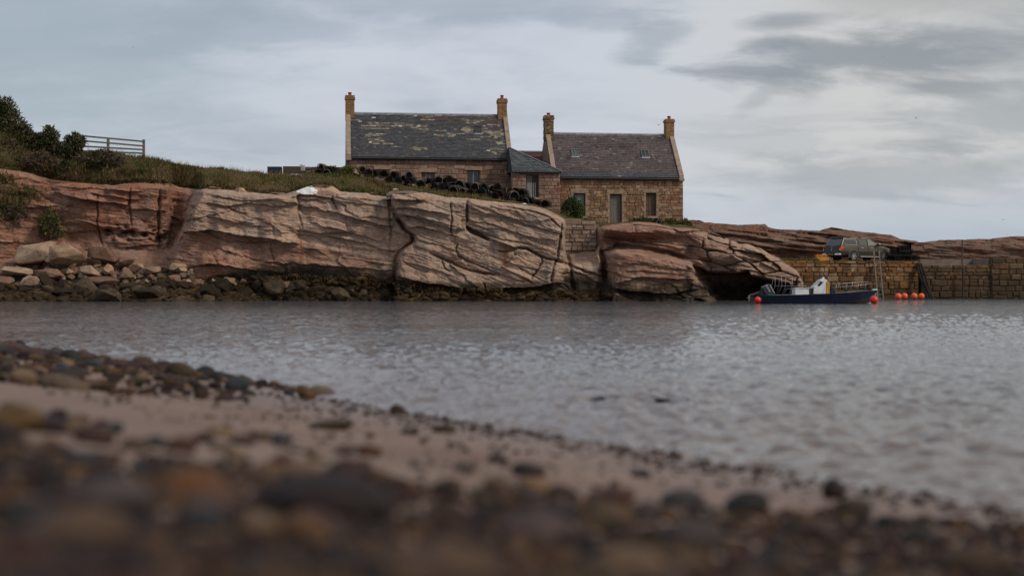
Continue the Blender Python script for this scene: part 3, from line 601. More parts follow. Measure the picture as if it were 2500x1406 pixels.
while k < 5600:      # near shingle bank and everything between
    y = 1.9+rng.random()**1.5*8.5; x = rng.uniform(-.40, .40)*y; s = float(sdist(x, y)); b0 = 3.30+.85*max(0, -x)-1.05*max(0, x)+.35*float(fbm(x*.8, y*.8, 3, 91))
    if s < b0: continue
    k += 1; parts.append(peb(x, y, .012+.034*rng.random()**2.2, k))
for k in range(5200):  # cobble spit on the left and the pebble line along the water
    y = rng.uniform(10.5, 31); s = rng.uniform(-.35, 3.9); x = SX+NX_*s-.545*(y-SY)/.838*1.0
    x = SX+(s-(y-SY)*NY_)/NX_
    if y < 14.4-.95*s+1.4*float(fbm(np.array(x*.9), np.array(y*.9), 3, 93)): continue
    if not in_view(x, y): continue
    parts.append(peb(x, y, .02+.065*rng.random()**2, k))
for k in range(2200):  # thin line of pebbles at the water's edge, right across
    y = rng.uniform(6.2, 14); s = rng.normal(.28, .50); x = SX+(s-(y-SY)*NY_)/NX_
    if rng.random() > 1.5*float(vn(np.array(y*1.7), np.array(s*1.2), 33))-.25: continue
    if not in_view(x, y): continue
    parts.append(peb(x, y, .010+.022*rng.random()**2, k, .4))
for k in range(1500):   # scattered over the bare sand
    y = rng.uniform(5, 13); s = rng.uniform(.2, 3.4); x = SX+(s-(y-SY)*NY_)/NX_
    if in_view(x, y): parts.append(peb(x, y, .005+.026*rng.random()**4, k, .45))
o = link('shingle', np_mesh('shingle', *(lambda V, f, c: (V, f, True, c))(*merge(parts))), M_PEB); tag(o, 'mixed brown and grey shingle spread over the near beach', 'shingle', kind='stuff')
# single stones
def single(px, py, wpx, label, col, group=None, squash=.6, ang=None, sink=.25, deep=.8):
    x, y = ground_hit(px, py); s = wpx*y/F/2; z = float(beach_z(np.array(x), np.array(y)))
    col = (col[0]*.44, col[1]*.385, col[2]*.365); m = mat('stone_'+'_'.join(str(int(q*1000)) for q in col), col, .68, var=(14, .35), bump=(26, .35, .012), spec=.16, blot=(7, .58, .7, tuple(q*.55 for q in col)))
    return put_stone('beach_stone', random.choice(COBB), m, (x, y, z+s*squash*(1-2*sink)), (s, s*deep, s*squash), (random.uniform(-.12, .12), random.uniform(-.12, .12), random.uniform(-.3, .3) if ang is None else ang), label, 'stone', group)
for a in ((36, 1050, 150, 'big ochre rounded stone at the left edge of the sand', (.17, .11, .045)), (112, 1055, 100, 'dark rounded stone beside the big ochre one at the left', (.050, .040, .044)), (232, 1082, 106, 'dark brown domed stone with a tan patch behind it', (.085, .055, .045)),
          (328, 1100, 74, 'dull brown rounded stone right of the domed one', (.12, .09, .065)), (442, 1102, 86, 'dark red brown pointed stone standing alone on the sand', (.115, .058, .042)), (690, 1136, 66, 'small maroon stone at the edge of the shingle', (.12, .04, .035)), (735, 1168, 110, 'pale tan stone below the small maroon one', (.24, .17, .115)),
          (852, 1170, 120, 'dark domed stone at the middle of the shingle edge', (.075, .046, .040)), (932, 1172, 60, 'black brown stone right of the dark domed one', (.035, .026, .027)), (903, 1112, 66, 'warm brown stone alone on the middle of the sand', (.15, .075, .040)), (810, 1046, 120, 'long flat dark stone lying on the sand by the water', (.085, .062, .040), None, .28),
          (748, 972, 52, 'ochre pointed stone at the water edge beside a pink one', (.15, .10, .045), None, .85), (777, 952, 42, 'pink stone at the water edge beside an ochre one', (.27, .135, .115), None, .6), (970, 1007, 36, 'small dark upright stone at the water edge, middle of the beach', (.06, .042, .032), None, .8), (1085, 1055, 62, 'flat brown stone near the water, right of the middle', (.07, .045, .025), None, .4),
          (1000, 1060, 52, 'thin dark stone flat on the sand near the water', (.05, .042, .048), None, .3), (1135, 1150, 66, 'grey and tan oval stone on the open sand', (.13, .11, .10), None, .45), (1215, 1128, 54, 'dark oval stone, upper of a pair on the sand', (.055, .046, .046), None, .5), (1290, 1160, 90, 'dark long stone, lower of a pair on the sand', (.045, .035, .036), None, .5),
          (1015, 1140, 34, 'small slate grey stone on the open sand', (.07, .066, .07)), (1565, 1164, 52, 'lone dark purple stone on the sand right of the middle', (.055, .042, .046), None, .5), (1310, 1200, 100, 'tan stone with a bright edge at the shingle border', (.27, .18, .095), None, .5), (1370, 1210, 64, 'maroon brown stone beside the tan bordered one', (.08, .045, .04)), (1490, 1225, 130, 'dark red long stone at the shingle border', (.11, .05, .04), None, .4),
          (1665, 1235, 110, 'slate grey flat stone at the shingle border', (.06, .062, .066), None, .5), (1825, 1250, 118, 'blackish square stone standing out on the right shingle', (.028, .030, .030), None, .6), (2035, 1215, 60, 'dark upright stone near the water on the right', (.040, .032, .030), None, 1.1), (2080, 1260, 100, 'brown stone below the dark upright one', (.06, .046, .034), None, .6),
          (800, 1262, 330, 'very large dark maroon stone, most prominent in the near shingle', (.030, .020, .021), None, .45), (470, 1218, 170, 'rust orange stone in the blurred near shingle', (.20, .095, .035), None, .6), (270, 1250, 220, 'grey stone in the blurred near shingle, left of the orange one', (.115, .10, .10), None, .5), (180, 1340, 280, 'large tan stone near the lower left corner', (.13, .088, .058), None, .5),
          (80, 1290, 130, 'near black stone close to the lower left corner', (.022, .022, .024), None, .6), (1100, 1404, 260, 'large tan brown stone at the bottom edge, middle', (.13, .088, .058), None, .4), (720, 1310, 130, 'amber stone just below the very large dark one', (.19, .11, .045), None, .6), (1540, 1405, 200, 'bright tan stone at the bottom edge, right of the middle', (.20, .135, .08), None, .4), (2240, 1322, 90, 'dark green grey stone in the right shingle', (.030, .032, .030), None, .5),
          (2000, 1322, 110, 'dark brown pebble, left of the green grey one', (.055, .035, .030), None, .6), (2370, 1395, 200, 'brown ochre stone in the lower right corner', (.075, .048, .030), None, .4), (1690, 1330, 160, 'grey brown stone in the right half of the near shingle', (.075, .066, .064), None, .5), (1320, 1320, 220, 'mauve brown stone right of the very large dark one', (.11, .082, .078), None, .45),
          (42, 828, 30, 'light brown rock standing in the water at the far left', (.22, .14, .085), None, .7), (75, 831, 18, 'smaller brown rock standing in the water at the far left', (.17, .10, .06), None, .8), (192, 860, 44, 'dark flat rock at the tip of the cobbles in the water', (.060, .045, .042), None, .4)):
    single(*a)
LAB = [('grey brown cobble on the spit of cobbles at the left', 'cobbles on the left spit', lambda: (random.uniform(11, 27), random.uniform(-.2, 3.6), random.choice([.05, .06, .08, .1, .14])), 190),
       ('rounded stone lying in the blurred shingle of the foreground', 'stones in the near shingle', lambda: (random.uniform(2.6, 7.5), random.uniform(3.0, 6.5), random.uniform(.03, .065)), 105)]
for lab, grp, f, n in LAB:
    k = 0
    while k < n:
        y, s, r = f(); x = SX+(s-(y-SY)*NY_)/NX_
        if not in_view(x, y) or (y > 8 and y < 14.4-.95*s): continue
        k += 1; sq = random.uniform(.45, .75); z = float(beach_z(np.array(x), np.array(y)))
        put_stone('cobble', random.choice(COBB), M_PSTONE, (x, y, z+r*sq*.45), (r*random.uniform(.9, 1.5), r*random.uniform(.7, 1), r*sq), (random.uniform(-.3, .3), random.uniform(-.3, .3), random.uniform(0, 6.3)), lab, 'stone', grp)

# ------------------------------------------------------------------ grass on the bank
def surf(t, s):
    """point on the turf sheet: t row 0..1 between brow and house line, s column 0..1"""
    r = t*16; c = s*(len(ug)-1); i = np.clip(r.astype(int), 0, 27); j = np.clip(c.astype(int), 0, len(ug)-2); a = (r-i)[:, None]; b = (c-j)[:, None]
    return (G[i, j]*(1-a)+G[i+1, j]*a)*(1-b)+(G[i, j+1]*(1-a)+G[i+1, j+1]*a)*b
def blades(p, h, w, lean, cols, jitter=.3):
    n = len(p); a = rng.uniform(0, 2*math.pi, n); side = np.stack([np.cos(a), np.sin(a), np.zeros(n)], -1)*w[:, None]/2
    tip = p+np.stack([rng.normal(lean, .10, n)*h/.3, rng.normal(0, .10, n)*h/.3, h], -1)
    v = np.stack([p-side, p+side, tip], 1).reshape(-1, 3); c = np.repeat(cols*rng.uniform(1-jitter, 1+jitter, (n, 1)), 3, 0); return v, np.arange(3*n).reshape(-1, 3), c
GC = np.array([(.050, .062, .016), (.076, .080, .023), (.115, .088, .034), (.165, .118, .050), (.050, .044, .016), (.105, .066, .030)])
n = 52000; s0 = rng.random(n); u0 = -160+s0*(ug[-1]+160); t0 = rng.random(n)*1.12
keep = (u0 < 1345) | ((u0 < 1700) & (rng.random(n) < .25) & (t0 > .3)); keep &= ~((u0 > 1200) & (t0 < .75) & (rng.random(n) < .8)) & ~((u0 > 940) & (u0 < 1350) & (t0 > .40)); s0, t0, u0 = s0[keep], t0[keep], u0[keep]; n = len(s0)
pp = surf(np.minimum(t0, 1.7), s0); ci = np.clip((vn(pp[:, 0]*.55, pp[:, 1]*.55+t0*3, 4)*6+rng.normal(0, 1, n)).astype(int), 0, 5)
hgt = rng.uniform(.10, .30, n)*(.25+1.5*vn(pp[:, 0]*1.1, pp[:, 1]*1.4, 6)**1.5); pp[:, 2] -= .03
parts = [blades(pp, hgt, rng.uniform(.035, .075, n), .05, GC[ci])]
n = 1500; s0 = rng.uniform(.22, .62, n); pp = surf(np.full(n, .98)+rng.random(n)*.1, s0); parts.append(blades(pp, rng.uniform(.25, .5, n), np.full(n, .022), .10, np.repeat(GC[3:4]*1.2, n, 0)))   # dry stalks on the skyline
# tufts hanging over the brow
n = 7000; s0 = rng.random(n)*.74; pp = surf(np.zeros(n)+rng.random(n)*.12, s0); v, f, c = blades(pp, rng.uniform(.1, .25, n), rng.uniform(.04, .09, n), 0, GC[rng.integers(0, 6, n)]*.8)
v = v.reshape(-1, 3, 3); v[:, 2, 1] -= .25; v[:, 2, 2] -= rng.uniform(.05, .4, n); parts.append((v.reshape(-1, 3), f, c))
# scrubby patches on the earth bank at the far left
for cu, cv, ru, rv, nn in ((24, 505, 40, 36, 1500), (120, 548, 26, 34, 1300), (60, 475, 50, 20, 400), (8, 440, 30, 16, 300), (150, 410, 40, 12, 700), (330, 425, 60, 12, 900)):
    uu = rng.normal(cu, ru*.5, nn); vv = rng.normal(cv, rv*.5, nn); jj = np.clip(((uu-us[0])/1.7).astype(int), 0, len(us)-1); ii = np.clip(((vv-vt[jj])/(VB-vt[jj])*(NR-1)).astype(int), 0, NR-1)
    pp = at_np(uu, vv, D[ii, jj]-.05); parts.append(blades(pp, rng.uniform(.12, .4, nn), rng.uniform(.04, .09, nn), .02, GC[np.clip((vn(uu/12, vv/12, 9)*7).astype(int), 0, 5)]))
o = link('grass', np_mesh('grass', *(lambda V, f, c: (V, f, False, c))(*merge(parts))), M_GRASS); tag(o, 'rough green and straw coloured grass along the cliff top', 'grass', kind='stuff')

# ------------------------------------------------------------------ bushes
LEAF = {'gorse': [(.020, .026, .009), (.034, .042, .012), (.052, .058, .018), (.062, .050, .020), (.014, .018, .007)], 'yellow': [(.075, .085, .018), (.11, .11, .022), (.05, .06, .014), (.13, .115, .03)], 'green': [(.030, .045, .012), (.05, .068, .018), (.018, .028, .008), (.07, .085, .025)], 'brown': [(.06, .042, .024), (.085, .062, .036), (.04, .03, .018), (.05, .05, .02)]}
def bush(label, px, py, Y, w, h, lobes, n, kind, leaf=.11, dead=.15):
    """px, py: foot of the bush; w, h in metres; lobes: (x, z, r) in units of w/2 and h"""
    root = empty('gorse_bush' if kind != 'green' else 'shrub', at(px, py, Y)); tag(root, label, 'bush', 'bushes on the headland')
    L = np.array(lobes, float); rr = np.maximum(L[:, 2], .05); idx = rng.choice(len(L), n, p=rr**2/np.sum(rr**2)); d = rng.normal(size=(n, 3)); d /= np.linalg.norm(d, axis=1)[:, None]
    rad = (1-rng.random(n)**2.2*.6); bumpy = 1+.28*fbm(d[:, 0]*2.4+idx*3.1, d[:, 1]*2.4+d[:, 2]*2.4, 3, 17); c = np.stack([L[idx, 0]*w/2, rng.normal(0, .12, n)*w, L[idx, 1]*h], -1)
    p = c+d*(rr[idx]*bumpy*rad)[:, None]*np.array([w/2, w*.42, h]); p[:, 2] = np.maximum(p[:, 2], -.15)
    sz = leaf*rng.uniform(.6, 1.5, n); a = rng.normal(size=(n, 3)); a -= (a*d).sum(1)[:, None]*d; a /= np.linalg.norm(a, axis=1)[:, None]; b = d+.7*rng.normal(size=(n, 3))
    v = np.stack([p-a*sz[:, None]*.45, p+a*sz[:, None]*.45, p+b*sz[:, None]*.9], 1).reshape(-1, 3)
    pal = np.array(LEAF[kind]); clump = (vn(p[:, 0]*2.1+px, p[:, 2]*2.1, 5)*len(pal)).astype(int) % len(pal); pick = np.where(rng.random(n) < .65, clump, rng.integers(0, len(pal), n)); col = pal[pick]
    if dead: dm = rng.random(n) < dead; col = np.where(dm[:, None], np.array([.075, .052, .032]), col)
    link('crown', np_mesh('crown', v, np.arange(3*n).reshape(-1, 3), False, np.repeat(col*rng.uniform(.7, 1.3, (n, 1)), 3, 0)), M_LEAF, root)
    m = MB()
    for x, z, r in lobes: m.tube([(0, 0, -.3), (x*w/4, 0, z*h*.5), (x*w/2, rng.normal()*.1, z*h)], .05, 5, .018)
    m.build('stem', M_BARK, root); return root
HILL = [(0, .5, .5), (-.6, .4, .5), (.5, .35, .42), (.1, .8, .35), (-.4, .75, .3), (.8, .2, .3)]
RND = [(0, .5, .5), (-.5, .35, .4), (.5, .4, .42), (.1, .75, .3), (-.2, .7, .28)]
bush('dark gorse bush highest on the slope at the left edge', 6, 345, 101.0, 3.4, 2.9, [(0, .45, .5), (-.5, .6, .5), (.2, .8, .28), (-.2, .85, .25), (.5, .4, .35)], 9000, 'gorse')
bush('dark gorse bush on the skyline just below the highest one', 52, 372, 100.6, 2.6, 1.9, HILL, 6000, 'gorse')
bush('dark gorse bush filling the slope between the highest gorse and the round one', 84, 384, 100.5, 2.3, 1.45, HILL, 5200, 'gorse')
bush('brownish scrub bush in front of the dark gorse at the left edge', 26, 400, 99.6, 2.6, 1.5, HILL, 4200, 'brown', .10, .3)
bush('round dark gorse bush against the sky, left of the fence', 120, 388, 100.3, 2.2, 2.25, [(0, .75, .3), (-.45, .6, .22), (.35, .68, .22), (0, .35, .32), (.6, .3, .25)], 5200, 'gorse', .1, .2)
bush('round dark gorse bush touching the rails of the fence', 180, 392, 100.2, 2.1, 1.95, [(.1, .82, .2), (.55, .68, .2), (-.3, .62, .28), (.15, .45, .38), (-.6, .3, .3)], 5200, 'gorse', .1, .2)
bush('low brown scrub below the gorse at the brow of the earth bank', 100, 410, 99.0, 3.2, 1.0, HILL, 4200, 'brown', .09, .3)
bush('low straggling scrub in front of the fence', 250, 402, 100.0, 3.0, .95, HILL, 4200, 'brown', .09, .25)
bush('small dark bush clinging to the earth just below the brow', 157, 420, 97.3, .95, .75, RND, 1500, 'gorse', .08, 0)
bush('dark low bush on the earth bank at the far left', 40, 530, 96.4, 1.6, .8, HILL, 1500, 'brown', .08, .2)
bush('green leaning shrub on the earth bank above the cracked boulder', 125, 575, 96.6, 1.7, 1.7, [(-.2, .3, .3), (.3, .25, .35), (-.5, .55, .25), (.1, .6, .25), (.45, .62, .22), (-.15, .85, .18), (.7, .12, .25)], 3000, 'yellow', .09, .45)
bush('yellow green gorse bush at the left end of the larger cottage', 850, 436, 101.0, 1.9, .85, RND, 3200, 'yellow', .09, .1)
bush('round dark green shrub in front of the window of the smaller cottage', 1397, 536, 101.6, 1.85, 1.55, [(0, .5, .5), (-.5, .4, .4), (.5, .42, .42), (.1, .72, .3), (-.25, .7, .25)], 5200, 'green', .085, 0)
bush('bright yellow green bush beyond the right corner of the smaller cottage', 1672, 556, 101.2, 1.1, .6, RND, 1700, 'yellow', .07, 0)
bush('low dark shrub under the right window of the smaller cottage', 1570, 553, 101.6, 2.2, .55, HILL, 2400, 'gorse', .07, .1)
bush('low dark shrub at the right corner of the smaller cottage', 1640, 556, 101.5, 1.5, .6, HILL, 1800, 'gorse', .07, .1)

# ------------------------------------------------------------------ masonry
def block_mesh(seed):
    """a roughly dressed stone, unit size, front face at y=-.5"""
    r = np.random.default_rng(seed); m = MB(); q = lambda: r.uniform(-.05, .05); ch = .10
    fr = [(-.5+ch+q(), -.5, -.5+ch*1.2+q()), (.5-ch+q(), -.5+q()*.4, -.5+ch*1.2+q()), (.5-ch+q(), -.5, .5-ch*1.2+q()), (-.5+ch+q(), -.5+q()*.4, .5-ch*1.2+q())]
    md = [(-.5+q()*.5, -.28, -.5+q()*.8), (.5+q()*.5, -.28, -.5+q()*.8), (.5+q()*.5, -.28, .5+q()*.8), (-.5+q()*.5, -.28, .5+q()*.8)]
    bk = [(x, .5, z) for x, y, z in md]
    m.add(fr+md+bk, [(0, 1, 2, 3), (0, 4, 5, 1), (1, 5, 6, 2), (2, 6, 7, 3), (3, 7, 4, 0), (4, 8, 9, 5), (5, 9, 10, 6), (6, 10, 11, 7), (7, 11, 8, 4)]); return m.mesh('stone')
BLOCKS = [block_mesh(i) for i in range(10)]
def masonry(parent, x0, x1, z0, z1, course, width, m, holes=(), gap=.016, yfront=0.0, depth=.16, proud=.03, limit=290, topf=None, seed=1, snap=0.0):
    """courses of separate stones in the plane y=yfront; holes are (x0,x1,z0,z1); the largest stay single, the rest become one part"""
    r = random.Random(seed); L = []; z = z0
    while z < z1-.04:
        h = min(r.uniform(*course), z1-z)
        if z1-(z+h) < course[0]*.6: h = z1-z
        iv = [(x0, x1)]
        for a, b, c, d in holes:
            if c < z+h-.03 and d > z+.03: iv = [s for p, q in iv for s in ((p, min(q, a)), (max(p, b), q)) if s[1]-s[0] > .06]
        for p, q in iv:
            x = p
            while x < q-.02:
                w = r.uniform(*width)*(1.0 if h > sum(course)/2 else .85)
                if q-(x+w) < width[0]*.7: w = q-x
                zt = z+h
                if r.random() < snap and h > course[0]*1.5:
                    zm = z+h*r.uniform(.35, .65); xm = x+w*r.uniform(.35, .65); L += [(x, x+w, z, zm), (x, xm, zm, zt), (xm, x+w, zm, zt)] if r.random() < .5 else [(x, xm, z, zt), (xm, x+w, z, zm), (xm, x+w, zm, zt)]
                else: L.append((x, x+w, z, zt))
                x += w
        z += h
    L = [s for s in L if s[1]-s[0] > gap*2 and (topf is None or s[3] <= topf((s[0]+s[1])/2)+.02)]
    L.sort(key=lambda s: -(s[1]-s[0])*(s[3]-s[2])); rest = MB()
    for i, (a, b, c, d) in enumerate(L):
        pr = proud*r.uniform(.2, 1.5)
        if i < limit:
            o = bpy.data.objects.new('stone', r.choice(BLOCKS)); COL.objects.link(o); o.parent = parent
            o.location = ((a+b)/2, yfront-pr+depth/2, (c+d)/2); o.scale = (b-a-gap, depth, d-c-gap); o.rotation_euler = (r.uniform(-.03, .03), r.uniform(-.035, .035), r.uniform(-.03, .03))
            if not o.data.materials: o.data.materials.append(m)
            o.material_slots[0].link = 'OBJECT'; o.material_slots[0].material = m
        else: rest.box(a+gap/2, b-gap/2, yfront-pr, yfront-pr+depth, c+gap/2, d-gap/2)
    if rest.v: tag(rest.build('small_stones', m, parent, bevel=.012), kind='stuff')
PINK = mat('pink_sandstone_block', rough=.92, rnd=[(.205, .118, .086), (.24, .145, .108), (.18, .110, .078), (.215, .146, .105), (.165, .098, .073), (.26, .168, .128), (.19, .130, .09), (.22, .120, .09)], var=(3.2, .28), bump=(12, .7, .03), spec=.2, blot=(1.4, .57, .7, (.16, .12, .085)))
OCHRE = mat('ochre_rubble_stone', rough=.92, rnd=[(.235, .145, .080), (.28, .175, .095), (.20, .115, .068), (.30, .205, .125), (.18, .120, .075), (.25, .130, .075), (.165, .098, .062), (.29, .19, .13)], var=(3.2, .32), bump=(12, .8, .035), spec=.2, blot=(1.3, .56, .68, (.13, .088, .055)))
QUAY = mat('quay_block', rough=.88, rnd=[(.190, .080, .024), (.135, .057, .019), (.205, .098, .034), (.105, .048, .019), (.23, .145, .085), (.155, .071, .028), (.180, .092, .042), (.095, .045, .020)], var=(2.6, .4), bump=(9, .8, .05), spec=.25, blot=(1.2, .5, .64, (.10, .058, .024)), tide=(.3, 1.9, .92))
QUAYD = mat('dark_quay_block', rough=.85, rnd=[(.090, .055, .028), (.070, .042, .023), (.115, .073, .040), (.060, .037, .022), (.10, .052, .026)], var=(2.6, .45), bump=(9, .8, .05), spec=.25, blot=(1.0, .5, .64, (.045, .030, .014)), tide=(.3, 2.0, .9))
GREYBLK = mat('pink_grey_infill_block', rough=.9, rnd=[(.25, .175, .135), (.22, .15, .115), (.28, .205, .16), (.19, .13, .10)], var=(2.6, .25), bump=(10, .7, .04), spec=.2, blot=(1.2, .58, .7, (.17, .13, .10)))
DRESS = mat('dressed_sandstone', (.245, .165, .105), .9, var=(3, .3), bump=(14, .5, .02), blot=(1.8, .56, .68, (.15, .11, .075)))
SKEW = mat('skew_stone', (.25, .185, .14), .9, var=(3, .3), bump=(12, .5, .02), blot=(2, .55, .66, (.16, .13, .11)))
PLANK = mat('grey_planks', (.135, .118, .105), .9, var=(9, .35), bump=(24, .5, .01)); DPLANK = mat('dark_planks', (.045, .036, .034), .9, var=(7, .4)); BLUEP = mat('blue_paint', (.030, .075, .16), .6)
CURT = mat('pale_curtain', (.16, .175, .175), .9, var=(6, .2)); BROWNB = mat('brown_blind', (.10, .055, .035), .8, var=(5, .3)); CLOTH = mat('striped_curtain', (.16, .085, .06), .9, var=(4, .5))
BOARD = mat('boarded_opening', (.20, .15, .12), .9, var=(4, .2)); FRAME = mat('dark_window_frame', (.028, .030, .032), .6); WBAR = mat('greyed_white_paint', (.35, .36, .36), .6)

def place(px0, px1, py, Y0, th):
    """front-left corner, length along a wall turned by th so that it spans px0..px1"""
    A = at(px0, py, Y0); k = (px1-1250)/F; return A, (k*A.y-A.x)/(math.cos(th)-k*math.sin(th))
class House:
    def __init__(s, name, label, px0, px1, py_eave, py_ridge, py_base, Y0, th, D):
        s.A, s.L = place(px0, px1, py_eave, Y0, th); s.th = th; s.D = D
        zb = HC+(HZ-py_base)*Y0/F; s.zb = zb; s.he = s.A.z-zb; s.hr = HC+(HZ-py_ridge)*(Y0+D/2)/F-zb
        s.root = empty(name, (s.A.x, s.A.y, zb), th); tag(s.root, label, 'cottage')
    def lx(s, px):
        """local x of a photo column on the front wall"""
        k = (px-1250)/F; return (k*s.A.y-s.A.x)/(math.cos(s.th)-k*math.sin(s.th))
    def lz(s, py, px=None):
        Y = s.A.y+(s.lx(px) if px else s.L/2)*math.sin(s.th); return HC+(HZ-py)*Y/F-s.zb
    def rect(s, a, b, top, bot): return (s.lx(a), s.lx(b), s.lz(bot, (a+b)/2), s.lz(top, (a+b)/2))
    def walls(s, holes, m, course, width, limit=290, seed=1, snap=0, gable=(True, True)):
        th = .5; xs = sorted({0.0, s.L, *[h[i] for h in holes for i in (0, 1)]}); zs = sorted({-1.0, s.he, *[h[i] for h in holes for i in (2, 3)]}); w = MB()
        for a, b in zip(xs, xs[1:]):
            for c, d in zip(zs, zs[1:]):
                if not any(h[0] <= (a+b)/2 <= h[1] and h[2] <= (c+d)/2 <= h[3] for h in holes): w.box(a, b, .06, th, c, d)
        w.box(0, s.L, s.D-th, s.D, -1, s.he)
        for x in ((0, s.L-th) if all(gable) else (s.L-th,)):
            w.prism([(x+.002, .06, -1), (x+.002, s.D, -1), (x+.002, s.D, s.he), (x+.002, s.D/2, s.hr), (x+.002, .06, s.he)], (th-.004, 0, 0))
        s.wall = w.build('wall', M_MORTAR, s.root)
        masonry(s.wall, 0, s.L, -.6, s.he-.05, course, width, m, holes, yfront=.03, limit=limit, seed=seed, snap=snap)
        inn = MB(); inn.box(th, s.L-th, th+1.2, th+1.25, -.5, s.he); inn.build('inner_partition', FRAME, s.root)
    def roof(s, palette, rowh, slatew, x0=0.0, x1=None, skew=(True, True), seed=3):
        x1 = s.L if x1 is None else x1; r = random.Random(seed); run = s.D/2+.16; rise = (s.hr-s.he)*run/(s.D/2); sl = math.hypot(run, rise)
        ey, ez = -.16, s.he-(rise-(s.hr-s.he))+.05; dv = Vector((0, run, rise))/sl; nv = Vector((0, -rise, run))/sl; s.ey, s.ez, s.dv, s.nv, s.sl = ey, ez, dv, nv, sl
        core = MB(); core.prism([(x0, ey, ez-.02), (x0, s.D/2, s.hr+.03), (x0, s.D+.16, ez-.02), (x0, s.D+.16, ez-.12), (x0, s.D/2, s.hr-.10), (x0, ey, ez-.12)], (x1-x0, 0, 0))
        s.rf = core.build('roof', mat('roof_boards', (.03, .028, .028), .9), s.root)
        m = MB(); n = int(sl/rowh); rowh = sl/n
        for i in range(n):
            x = x0+(.5*slatew if i % 2 else 0)*-1
            while x < x1-.02:
                w = slatew*r.uniform(.85, 1.15); a, b = max(x, x0), min(x+w, x1); x += w
                if b-a < .04: continue
                p = Vector((0, ey, ez))+dv*(i*rowh-.01); q = p+dv*(rowh+.02); lift = nv*(.022+r.uniform(-.006, .010)); m.col = palette((a+b)/2-x0, i/n, x1-x0, r)
                lo = [p+lift+nv*.012, q+nv*.014]; g = .006
                m.add([Vector((a+g, 0, 0))+lo[0], Vector((b-g, 0, 0))+lo[0], Vector((b-g, 0, 0))+lo[1], Vector((a+g, 0, 0))+lo[1], Vector((a+g, 0, 0))+p-nv*.0, Vector((b-g, 0, 0))+p-nv*.0], [(0, 1, 2, 3), (4, 5, 1, 0)])
        tag(m.build('slates', M_SLATE, s.rf, colour=True), kind='stuff')
        rd = MB(); rd.prism([(x0, s.D/2-.16, s.hr-.10), (x0, s.D/2, s.hr+.10), (x0, s.D/2+.16, s.hr-.10)], (x1-x0, 0, 0)); rd.build('ridge_flashing', M_LEAD, s.rf)
        for on, x in zip(skew, (0.0, s.L-.34)):
            if not on: continue
            k = MB(); a = Vector((x, ey-.04, ez-.04)); b = Vector((x, s.D/2, s.hr+.06)); c = Vector((x, s.D+.2, ez-.04))
            for p, q in ((a, b), (c, b)): k.prism([p, q, q+Vector((0, 0, .24)), p+Vector((0, 0, .22))], (.34, 0, 0))
            k.build('skew', SKEW, s.rf, bevel=.02)
            kk = MB(); kk.box(x-.03, x+.37, ey-.12, ey+.25, ez-.26, ez-.03); kk.build('skew_putt', SKEW, s.rf, bevel=.03)
        gt = MB(); gt.tube([(x0+.02, ey-.05, ez-.10), (x1-.02, ey-.05, ez-.12)], .07, 8); gt.build('gutter', M_BLACK, s.rf)
    def chimney(s, x, w, py_top, py_pot, px, cols, dpt=.75, jag=0.0, seed=5):
        Y = s.A.y+s.D/2*math.cos(s.th)+x*math.sin(s.th); zt = HC+(HZ-py_top)*Y/F-s.zb; zp = HC+(HZ-py_pot)*Y/F-s.zb; z0 = s.hr-.55; r = random.Random(seed); y0, y1 = s.D/2-dpt/2, s.D/2+dpt/2
        core = MB(); core.box(x+.02, x+w-.02, y0+.02, y1-.02, z0, zt-.05); c = core.build('chimney', M_MORTAR, s.root)
        b = MB(); z = z0; i = 0; bh = .078
        capz = zt-.30
        while z < zt-.01:
            pr = .05 if capz < z < capz+.17 else (.02 if z >= capz+.17 else 0.0)
            for side in range(4):
                a0, a1 = (x-pr, x+w+pr) if side < 2 else (y0-pr, y1+pr); t = a0-(.11 if i % 2 else 0)
                while t < a1-.01:
                    p, q = max(t, a0), min(t+.225, a1); t += .225; j = r.uniform(0, .012+jag)
                    if q-p < .03: continue
                    b.col = r.choice(cols); g = .006
                    if side == 0: b.box(p+g, q-g, y0-pr-j, y0+.06, z+g, z+bh-g)
                    elif side == 1: b.box(p+g, q-g, y1-.06, y1+pr+j, z+g, z+bh-g)
                    elif side == 2: b.box(x-pr-j, x+.06, p+.1*0+g, q-g, z+g, z+bh-g)
                    else: b.box(x+w-.06, x+w+pr+j, p+g, q-g, z+g, z+bh-g)
            z += bh; i += 1
        tag(b.build('bricks', M_BRICK, c, colour=True), kind='stuff')
        cp = MB(); cp.box(x-.02, x+w+.02, y0-.02, y1+.02, zt-.015, zt+.035); cp.build('cap', mat('chimney_cap', (.17, .115, .07), .9, var=(6, .3)), c, bevel=.015)
        pt = MB(); pt.lathe([(.13, zt+.02), (.15, zt+.05), (.125, zt+.10), (.12, zp-.06), (.145, zp-.05), (.145, zp), (.10, zp), (.10, zp-.2)], (x+w/2, s.D/2, 0), 14); pt.build('pot', M_POT, c, smooth=True)
    def lintel(s, r, up=.28, side=.2, name='lintel'):
        k = MB(); k.box(r[0]-side, r[1]+side, -.035, .3, r[3]+.003, r[3]+up); k.build(name, DRESS, s.wall, bevel=.02)
    def sill(s, r, side=.15):
        k = MB(); k.box(r[0]-side, r[1]+side, -.07, .3, r[2]-.15, r[2]-.003); k.build('sill', DRESS, s.wall, bevel=.02)
    def jambs(s, r, w=.2):
        zc = r[2]; k = 0
        while zc < r[3]-.05:
            h = min(random.uniform(.3, .5), r[3]-zc)
            for sd in (0, 1):
                ww = w*(1.5 if (k+sd) % 2 else .9); x = (r[0]-ww, r[0]-.004) if sd == 0 else (r[1]+.004, r[1]+ww)
                o = MB(); o.box(x[0], x[1], -.03, .32, zc+.01, zc+h-.01); o.build('jamb_stone', DRESS, s.wall, bevel=.018)
            zc += h; k += 1
